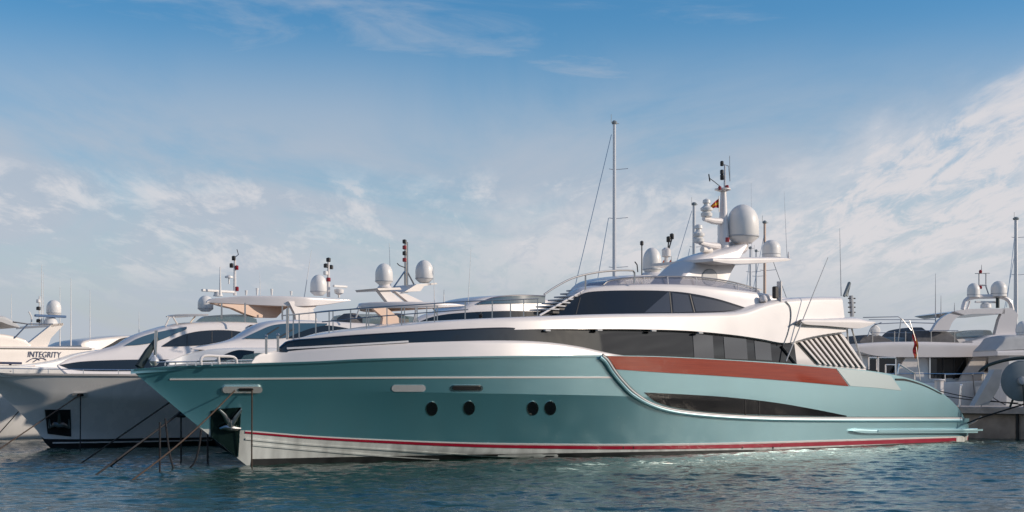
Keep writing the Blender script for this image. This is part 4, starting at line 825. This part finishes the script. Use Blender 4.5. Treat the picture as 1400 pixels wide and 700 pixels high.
for t in (-1.0, 2.7, 6.5): 
    a = qp(t, 38.72, -.3); c = qp(t, 38.72, 1.13); MB().tube([a, c], .07, 6).build('fender_strip', 'black', qe)
# round grey disc on the quay (cut by the edge)
Yd = 60.5
dk = bpy.data.objects.new('disc', None); COL.objects.link(dk); c = wpt(1396, 521, Yd); dk.location = (c[0], c[1], 1.47); tag(dk, 'large round grey disc with a hub, at the right edge above the quay', 'disc')
r = 28/F*Yd; cz_ = c[2]-1.47
MB().lathe((0, 0, cz_), [(.02, -.10), (r*.3, -.09), (r*.9, -.05), (r, 0), (r*.97, .06), (r*.6, .09), (.02, .1)], 40, axis='y').build('plate', 'grey', dk)
MB().lathe((0, -.16, cz_), [(.02, -.1), (.16, -.08), (.19, 0), (.19, .1)], 20, axis='y').build('hub', 'lgrey', dk)
MB().tube([(0.02, -.2, cz_), (.08, -.2, 0)], .05, 8).tube([(0.02, .2, cz_), (-.3, .5, 0)], .05, 8).build('stand', 'darkrub', dk)
MB().tube([np.array(wpt(x, y, Yd))-np.array([c[0], c[1], 1.47]) for x, y in cr([(1338, 508), (1350, 500), (1368, 494), (1390, 490), (1412, 489)], 16)], [.03]+[.07]*14+[.05], 8).build('guard_strip', 'darkrub', dk)
# passerelle-like frames and winches on the quay edge
pe = MB()
pe.prism([wpt(1352, 520, 62), wpt(1360, 505, 62), wpt(1370, 505, 62), wpt(1366, 530, 62), wpt(1352, 553, 62), wpt(1332, 555, 62)], (0, .7, 0))
o = pe.build('gangway', 'lgrey', None, False); tag(o, 'short pale grey gangway raised on the quay left of the round disc', 'gangway')
def qpost(label, x, y0, y1, Y, r, m='lgrey'):
    o = MB().tube([wpt(x, y0, Y), wpt(x+ (2 if r < .06 else 0), y1, Y)], r, 8).lathe(wpt(x+(2 if r < .06 else 0), y1, Y), [(r*.9, -.02), (r*1.4, 0), (r*1.2, .05), (.01, .07)], 10).build('mooring_post', m); tag(o, label, 'post')
qpost('squat white post standing behind the teal stern', 1284, 556, 520, 68, .22, 'white')
qpost('thin leaning pole on the quay edge behind the teal stern', 1312, 556, 527, 66, .045, 'chrome')
qpost('thin pale pole on the quay left of the grey gangway', 1341, 556, 530, 64, .04, 'chrome')
for i, (a, c, lb) in enumerate((((1258, 528, 66), (1396, 553, 60.5), 'dark line running from the teal stern to the disc stand'), ((1262, 536, 66), (1392, 551, 60.5), 'dark line just below the highest line above the quay'), ((1343, 529, 66), (1374, 553, 62), 'short dark line sloping down beside the grey gangway'), ((1330, 513, 68), (1334, 553, 64), 'dark line hanging almost straight down left of the gangway'))):
    rope_px('mooring_rope', lb, [wpt(*a), wpt(*c)], .022, 'ropeb', 'dark lines above the quay', sag=.1)
rope_px('mooring_rope', 'mooring line crossing the concrete quay wall up to its edge', [wpt(1318, 580, 62.), wpt(1345, 570, 61), wpt(1402, 552, 60.2)], .035, 'ropeb', None)
rope_px('mooring_rope', 'pale mooring line between teal stern and quay wall', [wpt(1319, 583, 62), wpt(1333, 576, 62), wpt(1342, 569, 62)], .035, 'capstone', None)

# ================================================================== MOORING LINES at the bows
def mw(px, py, off=.15): s, t, z = Y1.hit(px, py, hs); return Y1.W((s, -(t+off), z))
rope_px('mooring_rope', 'brown rope slanting from the chrome fairlead of the teal yacht down into the water', [mw(317, 534), wwater(180, 654)], .021, 'rope', None, .12)
e = mw(340.5, 533); rope_px('mooring_rope', 'brown rope hanging straight down from the teal yacht fairlead into the water', [e, (e[0], e[1]-.05, -.1)], .022, 'rope', None)
def aw_(px, py, off=.12): s, t, z = A.hit(px, py, sA); return A.W((s, -(t+off), z))
rope_px('mooring_rope', 'brown rope slanting from the white hull fairlead to the left edge', [aw_(107, 540), wwater(-25, 628)], .021, 'rope', None)
e = aw_(108, 540); rope_px('mooring_rope', 'thin rope hanging straight down in front of the white hull', [e, (e[0], e[1]-.05, -.1)], .022, 'ropeb', None)
s1_ = Y1.W(Y1.P(232, 550, -.6))
rope_px('mooring_rope', 'uppermost dark rope slanting down left from the teal bow', [s1_, wwater(108, 633)], .022, 'ropeb', 'dark ropes from the teal bow')
s2_ = Y1.W(Y1.P(250, 562, -.4))
rope_px('mooring_rope', 'longest dark rope slanting down left from the teal bow, carrying the hanging lines', [s2_, wwater(128, 649)], .026, 'ropeb', 'dark ropes from the teal bow')
rope_px('mooring_rope', 'dark rope just behind the longest slanting one at the teal bow', [Y1.W(Y1.P(248, 562, -.8)), wwater(150, 636)], .025, 'ropeb', 'dark ropes from the teal bow')
rope_px('mooring_rope', 'short dark rope at the left edge beside the white hull', [wpt(26, 562, 56), wwater(-12, 603)], .022, 'ropeb', None)
def hang(lb, pts, Y, r=.027): rope_px('mooring_rope', lb, [wpt(x, y, Y) for x, y in pts], r, 'ropeb', 'dark lines hanging at the teal bow')
hang('leftmost straight line hanging from the slanting ropes', [(218.5, 577), (218.5, 648.5)], F*H/107.)
hang('line bowed to the right, next to the leftmost hanging one', [(226, 572), (229, 600), (233, 625), (238, 643)], F*H/102.)
hang('straight line hanging below the dark fitting at the teal bow', [(247.5, 567), (247.5, 634)], F*H/92.)
hang('line curving to the left, close to the teal stem', [(275, 588), (272, 612), (266, 632), (257.5, 642)], F*H/101.)
hang('short straight line nearest the teal stem', [(284, 592), (284, 634)], F*H/93., .03)
o = MB().tube([wpt(241, 568, 41.6), wpt(249, 567.5, 41.6), wpt(254, 569, 41.6)], [.05, .08, .04], 8).build('rope_shackle', 'blackp'); tag(o, 'small dark shackle on top of the line hanging beside the teal bow', 'shackle')

# ================================================================== WATER
def axis(lo, hi, step, far, g=1.18):
    x = list(np.arange(lo, hi+step*.5, step)); d = step
    while x[-1] < far: d *= g; x.append(x[-1]+d)
    d = step
    while x[0] > -far: d *= g; x.insert(0, x[0]-d)
    return np.array(x)
xs = axis(-24, 26, .085, 6000); ys = axis(21, 66, .075, 6000)
ys = ys[ys > -60]
X, Yg = np.meshgrid(xs, ys)
Zg = np.zeros_like(X)
for i in range(64):
    lam = .3*(3.6/.3)**rng.random()**1.25; k = 2*math.pi/lam; th = R(262)+rng.normal(0, .6)
    a = .0036*lam**.7; ph = rng.random()*6.28
    arg = k*(X*math.cos(th)+Yg*math.sin(th))+ph+.35*np.sin(X*.31+ph)+.35*np.sin(Yg*.27+ph*2)
    Zg += a*(np.sin(arg)+.25*np.sin(2*arg+1.3))
patchy = .75+.35*np.sin(X*.11+1.3*np.sin(Yg*.09+1))*np.sin(Yg*.13+1.1*np.sin(X*.07))
fade = np.clip(1.6-np.abs(X)/50, 0, 1)*np.clip((110-Yg)/45, 0, 1)
Zg *= patchy*fade
nx, ny = len(xs), len(ys)
me = bpy.data.meshes.new('water'); V = np.stack([X, Yg, Zg], -1).reshape(-1, 3)
me.vertices.add(len(V)); me.vertices.foreach_set('co', V.astype(np.float32).ravel())
idx = np.arange(nx*ny).reshape(ny, nx); Q4 = np.stack([idx[:-1, :-1], idx[:-1, 1:], idx[1:, 1:], idx[1:, :-1]], -1).reshape(-1, 4)
me.loops.add(Q4.size); me.loops.foreach_set('vertex_index', Q4.ravel().astype(np.int32)); me.polygons.add(len(Q4)); me.polygons.foreach_set('loop_start', np.arange(0, Q4.size, 4, dtype=np.int32))
me.update(calc_edges=True); me.polygons.foreach_set('use_smooth', np.ones(len(Q4), bool))
wm = bpy.data.materials.new('harbour_water'); wm.use_nodes = True; nt = wm.node_tree; b = nt.nodes['Principled BSDF']
b.inputs['Base Color'].default_value = (.012, .048, .038, 1); b.inputs['Roughness'].default_value = .07; b.inputs['IOR'].default_value = 1.33
tc = nt.nodes.new('ShaderNodeTexCoord'); mp = nt.nodes.new('ShaderNodeMapping'); mp.inputs['Scale'].default_value = (1, 1.6, 1); nt.links.new(tc.outputs['Object'], mp.inputs[0])
n1 = nt.nodes.new('ShaderNodeTexNoise'); n1.inputs['Scale'].default_value = 3.6; n1.inputs['Detail'].default_value = 5; n1.inputs['Distortion'].default_value = .6; nt.links.new(mp.outputs[0], n1.inputs['Vector'])
bp = nt.nodes.new('ShaderNodeBump'); bp.inputs['Strength'].default_value = .55; bp.inputs['Distance'].default_value = .05; nt.links.new(n1.outputs['Fac'], bp.inputs['Height']); nt.links.new(bp.outputs[0], b.inputs['Normal'])
me.materials.append(wm); o = bpy.data.objects.new('water', me); COL.objects.link(o); tag(o, kind='structure')

# ================================================================== LIGHT AND SKY
SUN_AZ, SUN_EL = -6., 20.      # azimuth counted from +X towards +Y
sd = np.array([math.cos(R(SUN_EL))*math.cos(R(SUN_AZ)), math.cos(R(SUN_EL))*math.sin(R(SUN_AZ)), math.sin(R(SUN_EL))])
ld = bpy.data.lights.new('sun', 'SUN'); ld.energy = 3.6; ld.angle = R(.6); ld.color = (1, .86, .72)
lo = bpy.data.objects.new('sun', ld); COL.objects.link(lo)
from mathutils import Vector
lo.rotation_euler = Vector(sd).to_track_quat('Z', 'Y').to_euler()
w = bpy.data.worlds.new('World'); sc.world = w; w.use_nodes = True; nt = w.node_tree; N_ = nt.nodes; L_ = nt.links
bg = N_['Background']
sky = N_.new('ShaderNodeTexSky'); sky.sky_type = 'NISHITA'; sky.sun_disc = False; sky.sun_elevation = R(SUN_EL); sky.sun_rotation = R(90-SUN_AZ)
sky.air_density = 1.0; sky.dust_density = .6; sky.ozone_density = 2.0
def math_(op, a, c=None, v=None, clamp=False):
    n = N_.new('ShaderNodeMath'); n.operation = op; n.use_clamp = clamp
    if isinstance(a, (int, float)): n.inputs[0].default_value = a
    else: L_.new(a, n.inputs[0])
    if c is not None:
        if isinstance(c, (int, float)): n.inputs[1].default_value = c
        else: L_.new(c, n.inputs[1])
    return n.outputs[0]
tc = N_.new('ShaderNodeTexCoord'); sp = N_.new('ShaderNodeSeparateXYZ'); L_.new(tc.outputs['Generated'], sp.inputs[0])
x, y, z = sp.outputs
zz = math_('MAXIMUM', z, 0.0); zc = math_('ADD', zz, .10)
u = math_('DIVIDE', x, zc); v = math_('DIVIDE', y, zc)
cb_ = N_.new('ShaderNodeCombineXYZ'); L_.new(u, cb_.inputs[0]); L_.new(v, cb_.inputs[1])
def noise(scale, detail, sx=1, sy=1, dist=0, off=0, rough=.55):
    m_ = N_.new('ShaderNodeMapping'); m_.inputs['Scale'].default_value = (sx, sy, 1); m_.inputs['Location'].default_value = (off, off*.7, off*.3); L_.new(cb_.outputs[0], m_.inputs[0])
    n = N_.new('ShaderNodeTexNoise'); n.inputs['Scale'].default_value = scale; n.inputs['Detail'].default_value = detail; n.inputs['Distortion'].default_value = dist; n.inputs['Roughness'].default_value = rough
    L_.new(m_.outputs[0], n.inputs['Vector']); return n.outputs['Fac']
def ramp(f, a, c, p=0., q_=1.):
    n = N_.new('ShaderNodeMapRange'); n.interpolation_type = 'SMOOTHSTEP'; L_.new(f, n.inputs[0])
    for i, vv in zip((1, 2, 3, 4), (a, c, p, q_)): n.inputs[i].default_value = vv
    return n.outputs[0]
el = z                                                    # photo: z/len 0 at horizon, about .26 at the top of frame
veil = math_('MULTIPLY', math_('MULTIPLY', ramp(noise(1.1, 7, 1, .45, .8, 3.1, .6), .18, .62), ramp(el, .262, .15)), .88)
az = math_('DIVIDE', x, y)                                # tangent of the azimuth from the +Y axis
edge = math_('ADD', math_('MULTIPLY', math_('MAXIMUM', math_('SUBTRACT', az, .15), 0.), .42), .142)
wob = math_('MULTIPLY', math_('SUBTRACT', noise(3.2, 6, 1, .35, .3, 12.2, .6), .5), .11)
dd = math_('SUBTRACT', math_('ADD', edge, wob), el)       # above zero inside the cloud bank
bank = math_('MULTIPLY', ramp(dd, -.008, .035), ramp(az, -.26, .12, .12, 1.))
tex = ramp(noise(8.5, 9, 1.1, .30, .4, 1.7, .68), .30, .58)
puffs = math_('MULTIPLY', math_('MULTIPLY', bank, math_('ADD', math_('MULTIPLY', tex, .62), .38)), ramp(el, .045, .10, .35, 1.))
lone = math_('MULTIPLY', ramp(noise(5.5, 9, 1., .36, .3, 8.3, .66), .44, .66), math_('MULTIPLY', ramp(el, .165, .14), ramp(el, .05, .10)))
high = math_('MULTIPLY', ramp(noise(2.6, 8, .55, 1.0, .9, 5.5, .62), .47, .74), math_('MULTIPLY', ramp(el, .17, .21), .5))
low = ramp(el, .18, .01, 0., .92)
c1 = math_('MAXIMUM', veil, math_('MULTIPLY', lone, .7)); c2 = math_('MAXIMUM', c1, math_('MULTIPLY', puffs, .95)); c3 = math_('MAXIMUM', c2, high)
mixa = N_.new('ShaderNodeMix'); mixa.data_type = 'RGBA'
hs_ = N_.new('ShaderNodeHueSaturation'); hs_.inputs['Saturation'].default_value = 1.42; hs_.inputs['Value'].default_value = 1.25; L_.new(sky.outputs[0], hs_.inputs['Color'])
L_.new(low, mixa.inputs[0]); L_.new(hs_.outputs[0], mixa.inputs[6]); mixa.inputs[7].default_value = (4.3, 4.5, 5.1, 1)
mixb = N_.new('ShaderNodeMix'); mixb.data_type = 'RGBA'; L_.new(c3, mixb.inputs[0]); L_.new(mixa.outputs[2], mixb.inputs[6]); mixc = N_.new('ShaderNodeMix'); mixc.data_type = 'RGBA'; L_.new(math_('MAXIMUM', puffs, lone), mixc.inputs[0]); mixc.inputs[6].default_value = (4.2, 4.7, 5.5, 1); mixc.inputs[7].default_value = (6.6, 6.4, 6.6, 1); L_.new(mixc.outputs[2], mixb.inputs[7])
L_.new(mixb.outputs[2], bg.inputs[0]); bg.inputs[1].default_value = .108
vs = sc.view_settings; vs.view_transform = 'Standard'; vs.look = 'None'; vs.exposure = 0; vs.gamma = 1; vs.use_curve_mapping = False
sc.render.engine = 'CYCLES'; sc.cycles.max_bounces = 8
sc.cycles.use_denoising = True; sc.cycles.caustics_reflective = False; sc.cycles.sample_clamp_indirect = 2
